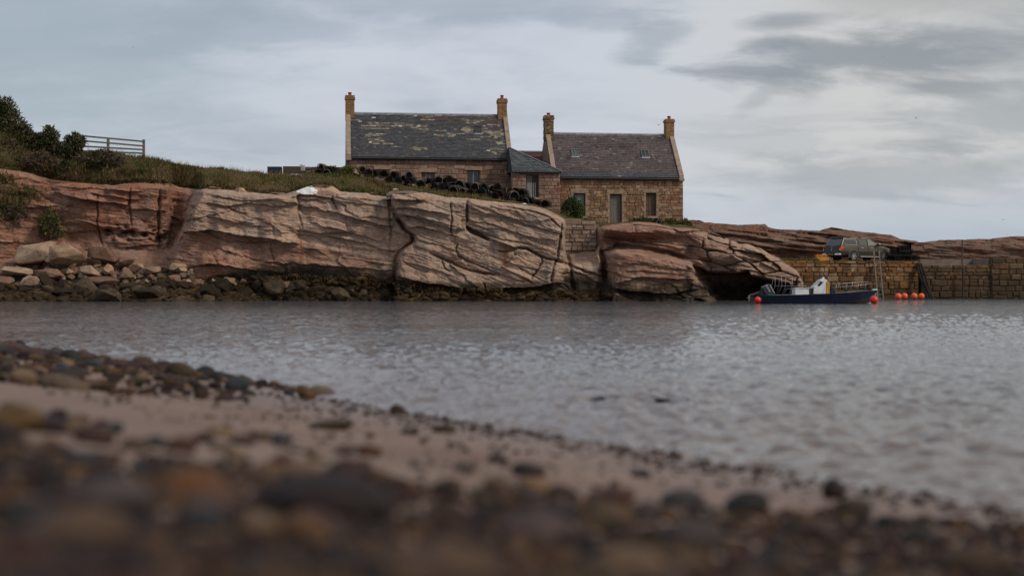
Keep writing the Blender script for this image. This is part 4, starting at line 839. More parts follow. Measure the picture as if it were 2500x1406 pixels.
    def window(s, r, back, cols=2, barz=None, bar=WBAR, frame=FRAME, low=None):
        x0, x1, z0, z1 = r; f = MB(); t = .06; y = .20
        for a, b, c, d in ((x0, x1, z1-t, z1), (x0, x1, z0, z0+t), (x0, x0+t, z0+t, z1-t), (x1-t, x1, z0+t, z1-t)): f.box(a, b, y, y+.08, c, d)
        w = f.build('window', frame, s.root)
        zz = [z0+t]+([z0+(z1-z0)*q for q in barz] if barz else [])+[z1-t]; xx = [x0+t+(x1-x0-2*t)*i/cols for i in range(cols+1)]
        for a, b in zip(xx, xx[1:]):
            for c, d in zip(zz, zz[1:]): p = MB(); p.box(a+.004, b-.004, y+.03, y+.04, c+.004, d-.004); p.build('pane', M_GLASS if back is None else back, w)
        g = MB()
        for x in xx[1:-1]: g.box(x-.018, x+.018, y+.005, y+.028, z0+t, z1-t)
        for z in zz[1:-1]: g.box(x0+t, x1-t, y+.003, y+.026, z-.02, z+.02)
        if g.v: g.build('glazing_bar', bar, w)
        return w
    def skylight(s, px0, px1, py0, py1, glass=M_GLASS, bar=None):
        bar = bar or mat('grey_skylight_iron', (.13, .135, .14), .7)
        """iron rooflight lying on the slates"""
        def up(py, px):
            lo, hi = 0.0, s.sl
            for k in range(40):
                mid = (lo+hi)/2; x = s.lx(px); p = s.root.matrix_basis@(Vector((x, s.ey, s.ez))+s.dv*mid)
                if HZ-(p.z-HC)*F/p.y > py: lo = mid
                else: hi = mid
            return lo
        a, b = up(py1, px0), up(py0, px0); mid = (a+b)/2
        def xat(px):
            p = (Vector((0, s.ey, s.ez))+s.dv*mid); k = (px-1250)/F; c, sn = math.cos(s.th), math.sin(s.th); return (k*(s.A.y+p.y*c)-s.A.x+p.y*sn)/(c-k*sn)
        x0, x1 = xat(px0), xat(px1); O = Vector((0, s.ey, s.ez))
        pt = lambda x, t, h: Vector((x, 0, 0))+O+s.dv*t+s.nv*h
        f = MB()
        for p, q in (((x0, a), (x1, a)), ((x0, b), (x1, b)), ((x0, a), (x0, b)), ((x1, a), (x1, b)), (((x0+x1)/2, a), ((x0+x1)/2, b))): f.bar(pt(*p, .10), pt(*q, .10), .032, .06, s.nv)
        w = f.build('skylight', bar, s.rf)
        g = MB(); g.add([pt(x0, a, .085), pt(x1, a, .085), pt(x1, b, .085), pt(x0, b, .085)], [(0, 1, 2, 3)]); g.build('pane', glass, s.rf)
        k = MB(); k.prism([pt(x0-.05, a-.16, .035), pt(x1+.05, a-.16, .035), pt(x1+.05, a, .06), pt(x0-.05, a, .06)], s.nv*.02); k.build('apron_flashing', M_LEAD, s.rf)
    def door(s, r, leaves, handle=True):
        x0, x1, z0, z1 = r; t = .07; f = MB()
        for a, b, c, d in ((x0, x1, z1-t, z1), (x0, x0+t, z0, z1-t), (x1-t, x1, z0, z1-t)): f.box(a, b, .17, .30, c, d)
        dr = f.build('door', FRAME, s.root); n = 6; w = (x1-x0-2*t)/n
        for i in range(n): p = MB(); p.box(x0+t+i*w+.006, x0+t+(i+1)*w-.006, .22+random.uniform(0, .012), .26, z0+.02, z1-t-.01); p.build('plank', leaves[i*len(leaves)//n], dr)
        if handle: h = MB(); h.lathe([(.0, 0), (.03, .005), (.035, .03), (.02, .05), (0, .055)], (x0+t+.07, .16, z0+(z1-z0)*.48), 10, 'y'); h.build('handle', WBAR, dr)
        return dr

# larger cottage on the left
h1 = House('stone_cottage', 'larger pink stone cottage with a patchy slate roof, left on the cliff', 845, 1250, 379, 277, 475, 104.0, R(7.2), 6.0)
H1 = [h1.rect(918, 950, 414, 446), h1.rect(1029, 1061, 421, 456), h1.rect(1141, 1171, 416, 458)]
h1.walls(H1, PINK, (.18, .40), (.30, .95), 285, 11, .28)
def pal1(x, t, L, r):
    u = x/L; n = fbm(np.array(x*1.1), np.array(t*30), 3, 95)
    base = random.choice([(.040, .043, .050), (.048, .050, .056), (.034, .036, .042), (.055, .054, .056), (.046, .042, .044)])
    if t > .76 and u > .45 and r.random() < .55: base = r.choice([(.075, .036, .032), (.085, .045, .04), (.06, .035, .034)])
    if r.random() < .06: base = r.choice([(.09, .062, .05), (.075, .072, .07), (.10, .085, .065)])
    streak = float(vn(np.array(x*.55+3), np.array(t*13.0), 6))*.6+.4*float(vn(np.array(x*.9+int(t*31)*5.3), np.array(int(t*31)*1.7), 6))
    pres = .70-.10*(abs(t-.66) < .2)-.06*(u > .75 and .2 < t < .6)+.05*(t < .25)
    if streak > pres+.03 and r.random() < .8: base = r.choice([(.19, .165, .115), (.15, .13, .095), (.23, .205, .15), (.12, .10, .075), (.10, .083, .065)])
    if r.random() < .006: base = (.36, .34, .29)
    k_ = r.uniform(.8, 1.2); return tuple(q*k_ for q in base)
h1.roof(pal1, .148, .27)
YB = [(.25, .135, .055), (.215, .115, .05), (.275, .155, .07), (.18, .10, .048)]
h1.chimney(-.02, .66, 236, 226, 844, YB, seed=5); h1.chimney(h1.L-.72, .66, 243, 233, 1226, YB, seed=6)
for r_, kind in zip(H1, (0, 1, 2)): h1.lintel(r_, .27, .18)
bd = MB(); bd.box(H1[0][0], H1[0][1], .14, .2, H1[0][2], H1[0][3]); bd.build('boarded_window', BOARD, h1.root)
h1.window(H1[1], CLOTH, 3, None, frame=BLUEP); h1.window(H1[2], None, 2, [.28])
h1.sill(H1[2]); h1.skylight(1159, 1175, 311, 326, M_GLASS, FRAME)
dp = MB(); dp.tube([(.12, -.12, h1.he-.1), (.12, -.1, -.3)], .05, 8); dp.build('downpipe', M_BLACK, h1.root)

# smaller cottage on the right
h2 = House('stone_cottage', 'smaller ochre rubble cottage with a plum slate roof, right on the cliff', 1347, 1668, 427, 326, 547, 103.6, R(8.0), 6.0)
H2 = [h2.rect(1400, 1429, 472, 528), h2.rect(1489, 1518, 474, 546), h2.rect(1577, 1602, 471, 528)]
h2.walls(H2, OCHRE, (.11, .34), (.20, .75), 290, 21, .38)
def pal2(x, t, L, r):
    base = r.choice([(.070, .052, .052), (.080, .059, .058), (.060, .046, .047), (.088, .066, .063), (.070, .056, .057)])
    if t < .10: base = r.choice([(.045, .050, .058), (.052, .056, .062)])
    q = r.random()
    if q < .05: base = (.035, .026, .030)
    elif q < .075: base = (.13, .115, .11)
    d = float(vn(np.array(x*.9), np.array(t*7), 8)); k = .75+.5*d
    k *= r.uniform(.88, 1.12); return tuple(c*k for c in base)
h2.roof(pal2, .175, .27, seed=4)
h2.chimney(-.06, .64, 285, 276, 1319, [(.14, .085, .042), (.20, .125, .06), (.10, .06, .035), (.26, .19, .11), (.085, .05, .035)], jag=.02, seed=7); h2.chimney(h2.L-.62, .62, 293, 284, 1631, [(.25, .14, .062), (.22, .125, .055), (.27, .16, .075), (.19, .10, .05)], seed=8)
for r_ in H2: h2.lintel(r_, .30, .22); h2.jambs(r_)
h2.sill(H2[0]); h2.sill(H2[2])
h2.window(H2[0], CURT, 2, [.5], frame=mat('dark_blue_frame', (.022, .026, .045), .6)); h2.window(H2[2], BROWNB, 3, [.25, .5, .75], mat('dark_bar', (.06, .045, .04), .6))
h2.door(H2[1], [PLANK]); h2.skylight(1395, 1411, 367, 382, mat('sky_bright_glass', (.06, .07, .072), .15)); h2.skylight(1566, 1583, 370, 384)
st = MB(); st.box(H2[1][0]-.1, H2[1][1]+.1, -.25, .2, H2[1][2]-.25, H2[1][2]-.005); st.build('doorstep', DRESS, h2.root, bevel=.02)

# link building between them
lk = House('link_building', 'low pink stone link building between the two cottages, hipped grey slate roof', 1250, 1367, 417, 361, 512, 102.6, R(7.5), 4.6)
lk.root['category'] = 'outbuilding'
HL = [lk.rect(1284, 1315, 426, 482)]
lk.L0 = lk.L; lk.walls(HL, PINK, (.18, .34), (.28, .62), 120, 31, .15, (False, False)) if False else None
w = MB(); r0 = HL[0]
for a, b, c, d in ((0, r0[0], -1.2, lk.he), (r0[1], lk.L, -1.2, lk.he), (r0[0], r0[1], -1.2, r0[2]), (r0[0], r0[1], r0[3], lk.he)): w.box(a, b, .06, .5, c, d)
w.box(lk.L-.5, lk.L-.002, .5, 3.6, -1.2, lk.he-.002)
lk.wall = w.build('wall', M_MORTAR, lk.root); masonry(lk.wall, 0, lk.L, -1.0, lk.he-.04, (.18, .34), (.28, .62), PINK, HL, yfront=.03, limit=140, seed=31, snap=.15)
lk.door(HL[0], [PLANK, PLANK, DPLANK, DPLANK], False); lk.sill(HL[0], .25)
hz = lk.he; ap = Vector((.05, 2.3, HC+(HZ-361)*105.0/F-lk.zb)); e0 = Vector((-.02, -.15, hz-.05)); e1 = Vector((lk.L+.12, -.15, hz-.05)); e2 = Vector((lk.L+.12, 3.6, hz-.05)); apb = Vector((.05, 3.6, ap.z))
rc = MB(); rc.add([e0, e1, e2, ap, apb, Vector((-.02, 3.6, hz-.05))], [(0, 1, 3), (1, 2, 4, 3), (0, 3, 4, 5), (2, 5, 4), (0, 5, 2, 1)]); lk.rf = rc.build('roof', mat('roof_boards', (.03, .028, .028)), lk.root)
sm = MB(); rr = random.Random(9); n = 15
for i in range(n):
    t0, t1 = i/n, (i+1)/n; A0 = e0+(ap-e0)*t0; B0 = e1+(ap-e1)*t0; A1 = e0+(ap-e0)*t1; B1 = e1+(ap-e1)*t1; nv = (e1-e0).cross(ap-e0).normalized(); ln = (B0-A0).length; k = max(1, int(ln/.27)); off = .5/k if i % 2 else 0
    for j in range(k+1):
        p, q = max(0, j/k-off), min(1, (j+1)/k-off)
        if q-p < .02: continue
        kf = rr.uniform(.75, 1.3); sm.col = tuple(c*kf for c in rr.choice([(.055, .064, .072), (.066, .074, .080), (.048, .055, .062), (.075, .080, .082)])); h = nv*(.035+rr.uniform(0, .012))
        sm.add([A0.lerp(B0, p+.006)+h, A0.lerp(B0, q-.006)+h, A1.lerp(B1, q-.006)+nv*.016, A1.lerp(B1, p+.006)+nv*.016, A0.lerp(B0, p+.006), A0.lerp(B0, q-.006)], [(0, 1, 2, 3), (4, 5, 1, 0)])
tag(sm.build('slates', M_SLATE, lk.rf, colour=True), kind='stuff')
hp = MB(); hp.bar(e1+Vector((0, -.01, .05)), ap+Vector((0, 0, .05)), .16, .05); hp.build('hip_flashing', M_LEAD, lk.rf)
gt = MB(); gt.tube([e0+Vector((0, -.05, -.06)), e1+Vector((0, -.05, -.06))], .065, 8); gt.build('gutter', M_BLACK, lk.rf)
# red slated roof behind the hip, between the gables
bk = MB(); z0 = ap.z; b0 = Vector((.02, 3.62, z0-1.9)); bx = lk.L-.25
bk.prism([(0.02, 3.65, z0-2.2), (.02, 5.6, z0-.02), (.02, 7.4, z0-2.2)], (bx, 0, 0)); bb = bk.build('rear_roof', mat('roof_boards', (.03, .028, .028)), lk.root)
sm = MB(); n = 15; p0 = Vector((.02, 3.62, z0-2.17)); p1 = Vector((.02, 5.57, z0+.02)); nv = Vector((0, -(p1-p0).z, (p1-p0).y)).normalized()
for i in range(n):
    a, b = p0.lerp(p1, i/n), p0.lerp(p1, (i+1)/n); x = -.13 if i % 2 else 0
    while x < bx:
        q0, q1 = max(0, x), min(bx, x+.26); x += .26
        if q1-q0 < .03: continue
        kf = rr.uniform(.75, 1.25); sm.col = tuple(c*kf for c in rr.choice([(.085, .030, .036), (.070, .028, .034), (.095, .036, .040)])); h = nv*.03
        sm.add([a+Vector((q0+.005, 0, 0))+h, a+Vector((q1-.005, 0, 0))+h, b+Vector((q1-.005, 0, 0))+nv*.015, b+Vector((q0+.005, 0, 0))+nv*.015], [(0, 1, 2, 3)])
tag(sm.build('slates', M_SLATE, bb, colour=True), kind='stuff')
rd = MB(); rd.box(0.02, bx, 5.45, 5.75, z0-.02, z0+.08); rd.build('ridge_flashing', M_LEAD, bb)

# ------------------------------------------------------------------ drystone infill in the cleft of the cliff
A, L = place(1378, 1456, 610, 96.2, R(4)); root = empty('infill_wall', A, R(4)); tag(root, 'pink grey block wall filling the cleft in the cliff below the smaller cottage', 'wall')
zt = HC+(HZ-535)*96.4/F-A.z; core = MB(); core.box(-.2, L+.2, .10, 1.6, -.9, zt-.35); wl = core.build('core', mat('infill_mortar', (.13, .095, .072), .95, var=(3, .3)), root)
masonry(wl, -.05, L, -.05, zt-.38, (.22, .36), (.38, .85), GREYBLK, yfront=.06, depth=.3, proud=.10, seed=44, gap=.012, snap=.6)
for a, b, c in ((0, L*.52, .02), (L*.53, L*.97, -.12)):
    o = MB(); o.box(a, b, -.05, .9, zt-.38, zt-.02+c); o.build('cope_stone', GREYBLK, wl, bevel=.05)
A, L = place(1470, 1502, 732, 96.0, R(2)); root = empty('infill_wall', A, R(2)); tag(root, 'narrow ochre block infill low in the cleft above the water', 'wall')
core = MB(); core.box(-.3, L+.4, .1, 1.2, -.6, 3.0); wl = core.build('core', M_MORTAR, root); masonry(wl, -.1, L+.2, -.2, 3.0, (.25, .4), (.35, .7), mat('ochre_infill_block', rough=.9, rnd=[(.20, .14, .08), (.24, .17, .10), (.16, .11, .06)], var=(3, .35), bump=(10, .7, .04)), yfront=.05, depth=.3, proud=.05, seed=42, gap=.03)

# ------------------------------------------------------------------ quay, breakwater, far rocks
def relief(name, topline, u0, u1, vb, Yb, step, nr, seed, rd, lean=1.2, amp=1.0, kind='structure', bumps=()):
    """a bank of bedded rock standing at depth Yb, its brow turned over to the back"""
    u = np.arange(u0, u1, step); vtp = poly(topline, u)+1.6*fbm(u/12, u*0, 4, seed); T = np.linspace(0, 1, nr)[:, None]; UU = np.repeat(u[None], nr, 0); VV = vtp[None]+(vb-vtp[None])*T
    S = VV-.10*UU; Dd = poly(Yb, UU)+amp*(.7*fbm(UU/150, S/9, 4, seed+1)+.35*fbm(UU/40, S/4, 3, seed+4)+.8*fbm(UU/120, VV/50, 3, seed+7))
    stq = S/10+1.2*fbm(UU/90, VV/50, 3, seed+9); Dd -= amp*.5*vn(np.floor(stq)*5.1, np.floor(UU/70+.4*np.floor(stq))*2.7, 5)
    Dd += lean*np.clip(1-(VV-vtp[None])/20, 0, 1)**1.5
    P = at_np(UU, VV, Dd); bk = P[0].copy(); bk[:, 1] += 8; bk[:, 2] -= .4; bk2 = bk.copy(); bk2[:, 1] += 10; bk2[:, 2] -= 6
    P = np.concatenate([bk2[None], bk[None], P], 0); c = np.zeros((*P.shape[:2], 4)); c[..., 0] = np.clip(rd+.3*fbm(P[..., 0]*.3, P[..., 2]*.9, 3, seed), 0, 1); c[..., 3] = 1
    for (bu, bv, ru, rv, val) in bumps:
        g = np.zeros(P.shape[:2]); g[2:] = np.exp(-((UU-bu)/ru)**2-((VV-bv)/rv)**2); c[..., 0] = c[..., 0]*(1-g)+val*g
    o = link(name, np_mesh(name, P.reshape(-1, 3), grid_faces(*P.shape[:2]), False, c.reshape(-1, 4)), M_ROCKD); o['kind'] = kind; return o
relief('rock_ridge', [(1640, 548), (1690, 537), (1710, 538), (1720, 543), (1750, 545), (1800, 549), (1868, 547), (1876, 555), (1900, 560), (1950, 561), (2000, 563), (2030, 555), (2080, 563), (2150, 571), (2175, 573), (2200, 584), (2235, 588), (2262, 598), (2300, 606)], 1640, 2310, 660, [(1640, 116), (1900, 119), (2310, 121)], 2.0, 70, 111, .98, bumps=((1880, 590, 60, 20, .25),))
# quay deck
dk = MB(); zq = 2.83; dk.add([at(1870, 0, 104.5).xy.to_3d()+Vector((0, 0, zq)), at(2245, 0, 107.6).xy.to_3d()+Vector((0, 0, zq)), at(2245, 0, 124).xy.to_3d()+Vector((0, 0, zq)), at(1870, 0, 124).xy.to_3d()+Vector((0, 0, zq))], [(0, 1, 2, 3)]); dk.box(at(2247, 0, 108).x, at(2421, 0, 108).x, 108.9, 124, 1.0, 2.52); dk.box(at(2421, 0, 108).x, at(2600, 0, 108).x, 108.9, 124, 1.0, 3.06)
dk.build('quay_deck', mat('quay_deck_gravel', (.16, .12, .09), .95, var=(2, .3), bump=(12, .6, .03)))['kind'] = 'structure'
def wall_run(label, px0, px1, Y0, Y1, zt, m, seed, course=(.24, .56), width=(.40, 1.5), name='quay_wall', zb=-1.0, thick=1.4, limit=200, back=None):
    a = at(px0, 0, Y0); b = at(px1, 0, Y1); th = math.atan2(b.y-a.y, b.x-a.x); L = math.hypot(b.x-a.x, b.y-a.y); root = empty(name, (a.x, a.y, 0), th); tag(root, label, 'wall')
    c = MB(); c.box(0, L, .08, thick, zb, zt-.06); core = c.build('core', back or mat('dark_mortar', (.085, .050, .024), .95, var=(3, .5)), root)
    masonry(core, 0, L, -.5, zt, course, width, m, yfront=.05, depth=.35, proud=.07, gap=.022, seed=seed, limit=limit, snap=.5); return root, L, th
wall_run('orange brown stone quay wall below the parked car', 1862, 2243, 104.2, 107.5, 2.82, QUAY, 51)
wall_run('brown lower quay wall right of the dark weedy seam', 2251, 2424, 107.7, 108.6, 2.55, QUAYD, 52)
wall_run('dark quay block rising higher at the right edge', 2421, 2590, 108.45, 108.9, 3.10, QUAYD, 53, (.36, .55), (.6, 1.4))
# breakwater behind: rough weathered bank
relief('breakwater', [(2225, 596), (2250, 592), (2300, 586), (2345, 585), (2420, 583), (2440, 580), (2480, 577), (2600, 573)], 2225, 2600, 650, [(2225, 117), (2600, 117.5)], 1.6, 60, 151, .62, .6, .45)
st = MB(); a = at(2236, 645, 112.5); st.box(a.x, a.x+16, 112.5, 118, 1.5, HC+(HZ-633)*112.5/F); st.build('breakwater_step', mat('pale_concrete', (.17, .135, .115), .95, var=(1.5, .25), bump=(8, .5, .03)))['kind'] = 'structure'
# rubble where the cliff meets the quay
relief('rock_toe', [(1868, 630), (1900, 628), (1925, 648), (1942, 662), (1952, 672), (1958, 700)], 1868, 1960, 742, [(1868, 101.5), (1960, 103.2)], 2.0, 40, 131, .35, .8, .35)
# grass along the quay edge
n = 1500; u = rng.uniform(1880, 2000, n); pp = at_np(u, np.full(n, 634.0)+rng.normal(0, 1.5, n), np.interp(u, [1870, 2245], [104.6, 107.7])+rng.random(n)*2.0); pp[:, 2] = zq
n2 = 700; u2 = rng.uniform(2010, 2250, n2); p2 = at_np(u2, np.full(n2, 636.0), np.interp(u2, [1870, 2245], [104.3, 107.5])+.4+rng.random(n2)*.8); p2[:, 2] = zq
V_, f_, c_ = merge([blades(pp, rng.uniform(.08, .3, n), rng.uniform(.03, .06, n), 0, GC[rng.integers(0, 5, n)]), blades(p2, rng.uniform(.03, .12, n2), rng.uniform(.03, .05, n2), 0, GC[rng.integers(0, 5, n2)])])
tag(link('grass', np_mesh('grass', V_, f_, False, c_), M_GRASS), 'thin green grass along the edge of the quay', 'grass', kind='stuff')

# ------------------------------------------------------------------ creels (lobster pots)
NETS = [mat('black_netting', (.007, .007, .007), .95, spec=.05), mat('dark_green_netting', (.008, .013, .012), .95, spec=.05), mat('rusty_dark_netting', (.018, .011, .007), .95, spec=.05)]
HOOP = mat('creel_hoop', (.030, .027, .024), .8, spec=.1); HOOP2 = mat('pale_creel_hoop', (.17, .15, .12), .8); SLAT = mat('creel_slat', (.05, .042, .035), .9)
def creel_parts(w=.56, l=.72, h=.46):
    hp = []
    for y in (-l/2, 0, l/2):
        m = MB(); pts = [(-w/2, y, .02)]+[(-w/2*math.cos(a), y, .06+(h-.06)*math.sin(a)) for a in np.linspace(0, math.pi, 11)]+[(w/2, y, .02)]; m.tube(pts, .016, 5); hp.append(m.mesh('hoop'))
    b = MB()
    for x in (-w/2, -w/6, w/6, w/2): b.bar((x, -l/2, .02), (x, l/2, .02), .045, .03)
    for y in (-l/2, l/2): b.bar((-w/2, y, .03), (w/2, y, .03), .04, .03)
    nt = MB(); t = .017
    def ring(y0, y1, a0, a1):
        p = lambda y, a: (-w/2*.98*math.cos(a), y, .06+(h-.075)*math.sin(a)); nt.add([p(y0, a0), p(y1, a0), p(y1, a1), p(y0, a1)], [(0, 1, 2, 3)])
    A = np.linspace(0, math.pi, 13)
    for k in range(9):
        y = -l/2+l*k/8
        for a, b_ in zip(A, A[1:]): ring(y-t, y+t, a, b_)
    for a in A:
        ring(-l/2, l/2, a-.05, a+.05)
    for y in (-l/2, l/2):                                                    # end panels with a funnel mouth
        for a in np.linspace(.25, math.pi-.25, 6):
            e = Vector((-w/2*math.cos(a), y, .06+(h-.06)*math.sin(a))); i = Vector((-.10*math.cos(a), y*.7, .20+.10*math.sin(a))); nt.bar(e, i, .022, .01)
        for a in np.linspace(0, 2*math.pi, 9)[:-1]:
            nt.bar((.10*math.cos(a), y*.7, .20+.1*math.sin(a)), (.10*math.cos(a+.785), y*.7, .20+.1*math.sin(a+.785)), .02, .02)
        for z in (.12, .22, .32): nt.bar((-w*.44, y, z), (w*.44, y, z), .018, .01)
    mid = MB()
    for y_ in (-l*.25, 0, l*.25): mid.prism([(-w/2*.9*math.cos(a), y_, .05+(h-.1)*math.sin(a)) for a in np.linspace(0, math.pi, 9)], (0, .02, 0))  # solid dark panels added so the netted inside reads dark
    return hp, b.mesh('base'), nt.mesh('net'), mid.mesh('dark_inner_panel')
C_H, C_B, C_N, C_I = creel_parts()
def slot(o, m):
    if not o.data.materials: o.data.materials.append(m)
    o.material_slots[0].link = 'OBJECT'; o.material_slots[0].material = m; return o
def creel(c, rz, tilt, label, group, kind=0, hoop=HOOP, scale=1.0, roll=0.0):
    root = empty('creel', c); root.rotation_euler = (tilt, roll, rz); root.scale = (scale,)*3; tag(root, label, 'creel', group)
    for me in C_H: slot(link('hoop', me, None, root), hoop)
    slot(link('base', C_B, None, root), SLAT); slot(link('net', C_N, None, root), NETS[kind]); slot(link('dark_inner_panel', C_I, None, root), NETS[kind]); return root
CR = {'back': [(887, 417), (900, 424), (919, 425), (938, 428), (963, 430), (986, 437), (1002, 428), (1050, 445), (1071, 440), (1085, 445), (1108, 447), (1126, 452), (1145, 457), (1163, 459), (1182, 460), (1198, 465), (1215, 460), (1239, 469), (1264, 470), (1282, 479), (1095, 440)],
      'front': [(950, 439), (970, 442), (1006, 441), (998, 449), (1029, 450), (1062, 455), (1075, 458), (1093, 461), (1114, 463), (1133, 467), (1150, 470), (1168, 474), (1187, 476), (1206, 479), (1222, 473), (1229, 485), (1249, 487), (1267, 487), (1240, 478), (1215, 488), (1296, 491), (1314, 499), (1333, 498), (1282, 492), (1252, 477), (1196, 488), (1177, 466), (1278, 470)],
      'pile': [(787, 409), (796, 418), (807, 414), (783, 421), (812, 423), (799, 425), (776, 423)]}
for row, Y, lab, grp in (('back', 102.6, 'black creel on the upper row of the long heap, %s from its left end', 'creels on the upper row of the heap'), ('front', 101.4, 'black creel on the lower row of the long heap, %s from its left end', 'creels on the lower row of the heap'), ('pile', 102.2, 'black creel in the small pile left of the larger cottage, %s from the left', 'creels in the small pile')):
    for i, (x, y) in enumerate(sorted(CR[row])):
        od = f'{i+1}' + ('th' if 10 <= i+1 <= 20 else {1: 'st', 2: 'nd', 3: 'rd'}.get((i+1) % 10, 'th')); L_ = lab % od
        if (x, y) == (1333, 498): L_ = 'last black creel of the heap, rightmost one beside the round shrub'
        elif (x, y) == (1282, 479): L_ = 'tall black creel standing by the sill of the link building'
        elif (x, y) == (787, 409): L_ = 'topmost round black creel of the small pile, against the sky'
        c = at(x, y+(9 if row == 'front' else 7), Y+random.uniform(-.25, .25)-(.7 if row == 'front' else .3)); creel(c, random.uniform(-.45, .45)+(1.57 if random.random() < .12 else 0), random.uniform(-.12, .12), L_, grp, random.choice([0, 0, 1, 2]), HOOP2 if random.random() < .3 else HOOP, random.uniform(1.02, 1.22), random.uniform(-.15, .15))
creel(at(1598, 552, 101.8), .9, 0, 'dark teal creel lying under the right window of the smaller cottage', None, 1, mat('teal_hoop', (.05, .11, .13), .7), 1.25)
creel(at(1582, 557, 101.4), .3, 0, 'dark creel half hidden in the shrub by the cottage door', None, 0, HOOP, .9)
creel(at(1646, 553, 101.5), 1.5, 0, 'teal sided creel among the shrubs at the right cottage corner', None, 1, mat('teal_hoop', (.05, .11, .13)), .8)
creel(at(1694, 566, 101.4), .2, .1, 'black creel on the rock beyond the right cottage corner', None, 0, HOOP, .8)
for i, (x, y) in enumerate([(2192, 637), (2208, 637), (2222, 637), (2180, 637), (2200, 625), (2215, 625), (2230, 637), (2186, 624), (2205, 614)]):
    creel(at(x, 637.5-(637-y), 110.5+.3*(i % 2)) if y == 637 else at(x, y, 110.6), random.uniform(1.2, 1.9), 0, 'black creel in the dark heap on the quay in front of the car' if y > 615 else 'top black creel of the dark heap on the quay', 'creels on the quay' if y > 615 else None, 0, HOOP, 1.1, 0)
# lone boxes in the grass
def crate(name, label, c, rz, w, d, h, m, rot=(0, 0), slats=3, cat='crate', group=None):
    root = empty(name, c); root.rotation_euler = (rot[0], rot[1], rz); tag(root, label, cat, group)
    for s in range(slats):
        z0 = h*s/slats+.012; z1 = h*(s+1)/slats-.012
        for y in (-d/2, d/2): b = MB(); b.box(-w/2, w/2, y-.012, y+.012, z0, z1); b.build('side_slat', m, root)
        for x in (-w/2+.014, w/2-.014): b = MB(); b.box(x-.012, x+.012, -d/2+.015, d/2-.015, z0, z1); b.build('end_slat', m, root)
    b = MB(); b.box(-w/2+.02, w/2-.02, -d/2+.02, d/2-.02, .0, .02); b.build('base', m, root)
    for x in (-w/2+.04, w/2-.04):
        for y in (-d/2+.04, d/2-.04): b = MB(); b.box(x-.025, x+.025, y-.025, y+.025, .02, h); b.build('corner_post', m, root)
    return root
crate('fish_box', 'red and white open box lying tilted in the grass before the creels', at(1044, 462, 100.6), .35, .62, .42, .28, mat('faded_red_plastic', (.28, .055, .04), .6, var=(6, .3), blot=(5, .5, .6, (.40, .34, .28))), (.25, -.35))
YEL = mat('yellow_plastic', (.52, .27, .015), .5, var=(5, .2)); ORG = mat('orange_plastic', (.38, .13, .02), .55, var=(5, .3))
crate('fish_box', 'yellow fish box on the quay behind the car, lower of two', at(2006, 636.5, 107.0), .12, .92, .5, .24, YEL, slats=2); o_ = crate('fish_box', 'orange fish box stacked on the yellow one behind the car', at(2004, 628.8, 107.0), .05, .85, .48, .24, ORG, slats=2)
crate('pallet_box', 'dark blue crate on the grass skyline, leftmost of the stack', at(671, 424, 102.4), .05, .98, .8, .48, mat('navy_plastic', (.010, .015, .032), .7), slats=3); crate('pallet_box', 'weathered timber crate on the skyline right of the blue one', at(713, 424, 102.4), .05, 1.22, .8, .5, mat('pale_timber', (.060, .043, .032), .9, var=(6, .3)), slats=4)
crate('fish_box', 'dark fish box right of the timber crate on the skyline', at(741, 424, 102.2), .1, .45, .4, .2, mat('black_plastic', (.02, .022, .024), .5), slats=2)
for x, hh, lab in ((735.5, 402, 'taller pale post beside the low wall on the skyline'), (741.8, 404, 'shorter pale post beside the low wall on the skyline')):
    c = at(x, 426, 102.8); m = MB(); zt_ = HC+(HZ-hh)*102.8/F; m.box(-.085, .085, -.07, .07, 0, zt_-c.z); o = m.build('post', mat('pale_post', (.36, .35, .32), .8, var=(5, .2)), bevel=.015); o.location = c; tag(o, lab, 'post')
wall_run('low reddish drystone wall joining the left gable of the larger cottage', 745, 838, 105.2, 105.6, HC+(HZ-407)*105.2/F, mat('red_rubble', rough=.92, rnd=[(.13, .075, .058), (.10, .062, .05), (.155, .095, .075), (.085, .055, .045)], var=(4, .3), bump=(12, .7, .03)), 71, (.14, .24), (.25, .6), 'low_wall', 7.5, .5)
for x, y, w, lab, m_ in ((940, 470, 120, None, None),):
    pass
# flat dark slab on the brow and pale stones in the turf
for x, y, w, h, lab, mm in ((985, 476, 92, 24, 'dark brown flat slab overhanging the brow of the cliff', mat('dark_brown_slab', (.16, .105, .078), .9, var=(3, .35), bump=(8, .8, .05))), (790, 459, 62, 16, 'flat grey brown slab on the brow beside the white stain', M_BOULDER), (966, 464, 14, 6, 'small cream stone lying on the dark flat slab', mat('cream_stone', (.5, .44, .33), .9)), (912, 474, 26, 7, 'thin pale slab poking from the turf above the cliff', M_BOULDER),
                       (1004, 451, 44, 7, 'long pale flat stone in the grass before the creels', M_BOULDER), (868, 419, 20, 12, 'round pinkish stone at the cottage corner above the gorse', mat('pinkish_stone', (.30, .20, .145), .9, var=(5, .2))), (1281, 499, 11, 5, 'small white stone below the creel heap', mat('white_stone', (.7, .68, .64), .8)), (590, 466, 44, 14, 'pale slab set in the brow of the cliff', M_BOULDER), (520, 463, 40, 14, 'pale slab at the upper left corner of the pale cliff', M_BOULDER), (680, 474, 40, 9, 'low pale slab at the brow left of the white stain', M_BOULDER)):
    Y = float(YT(x))-.1 if y > 455 else 100.6; s = Y/F; put_stone('slab', random.choice(BOULD), mm, at(x, y, Y), (w*s*.55, w*s*.4, h*s*.6), (0, .06, random.uniform(-.2, .2)), lab, 'stone', None)

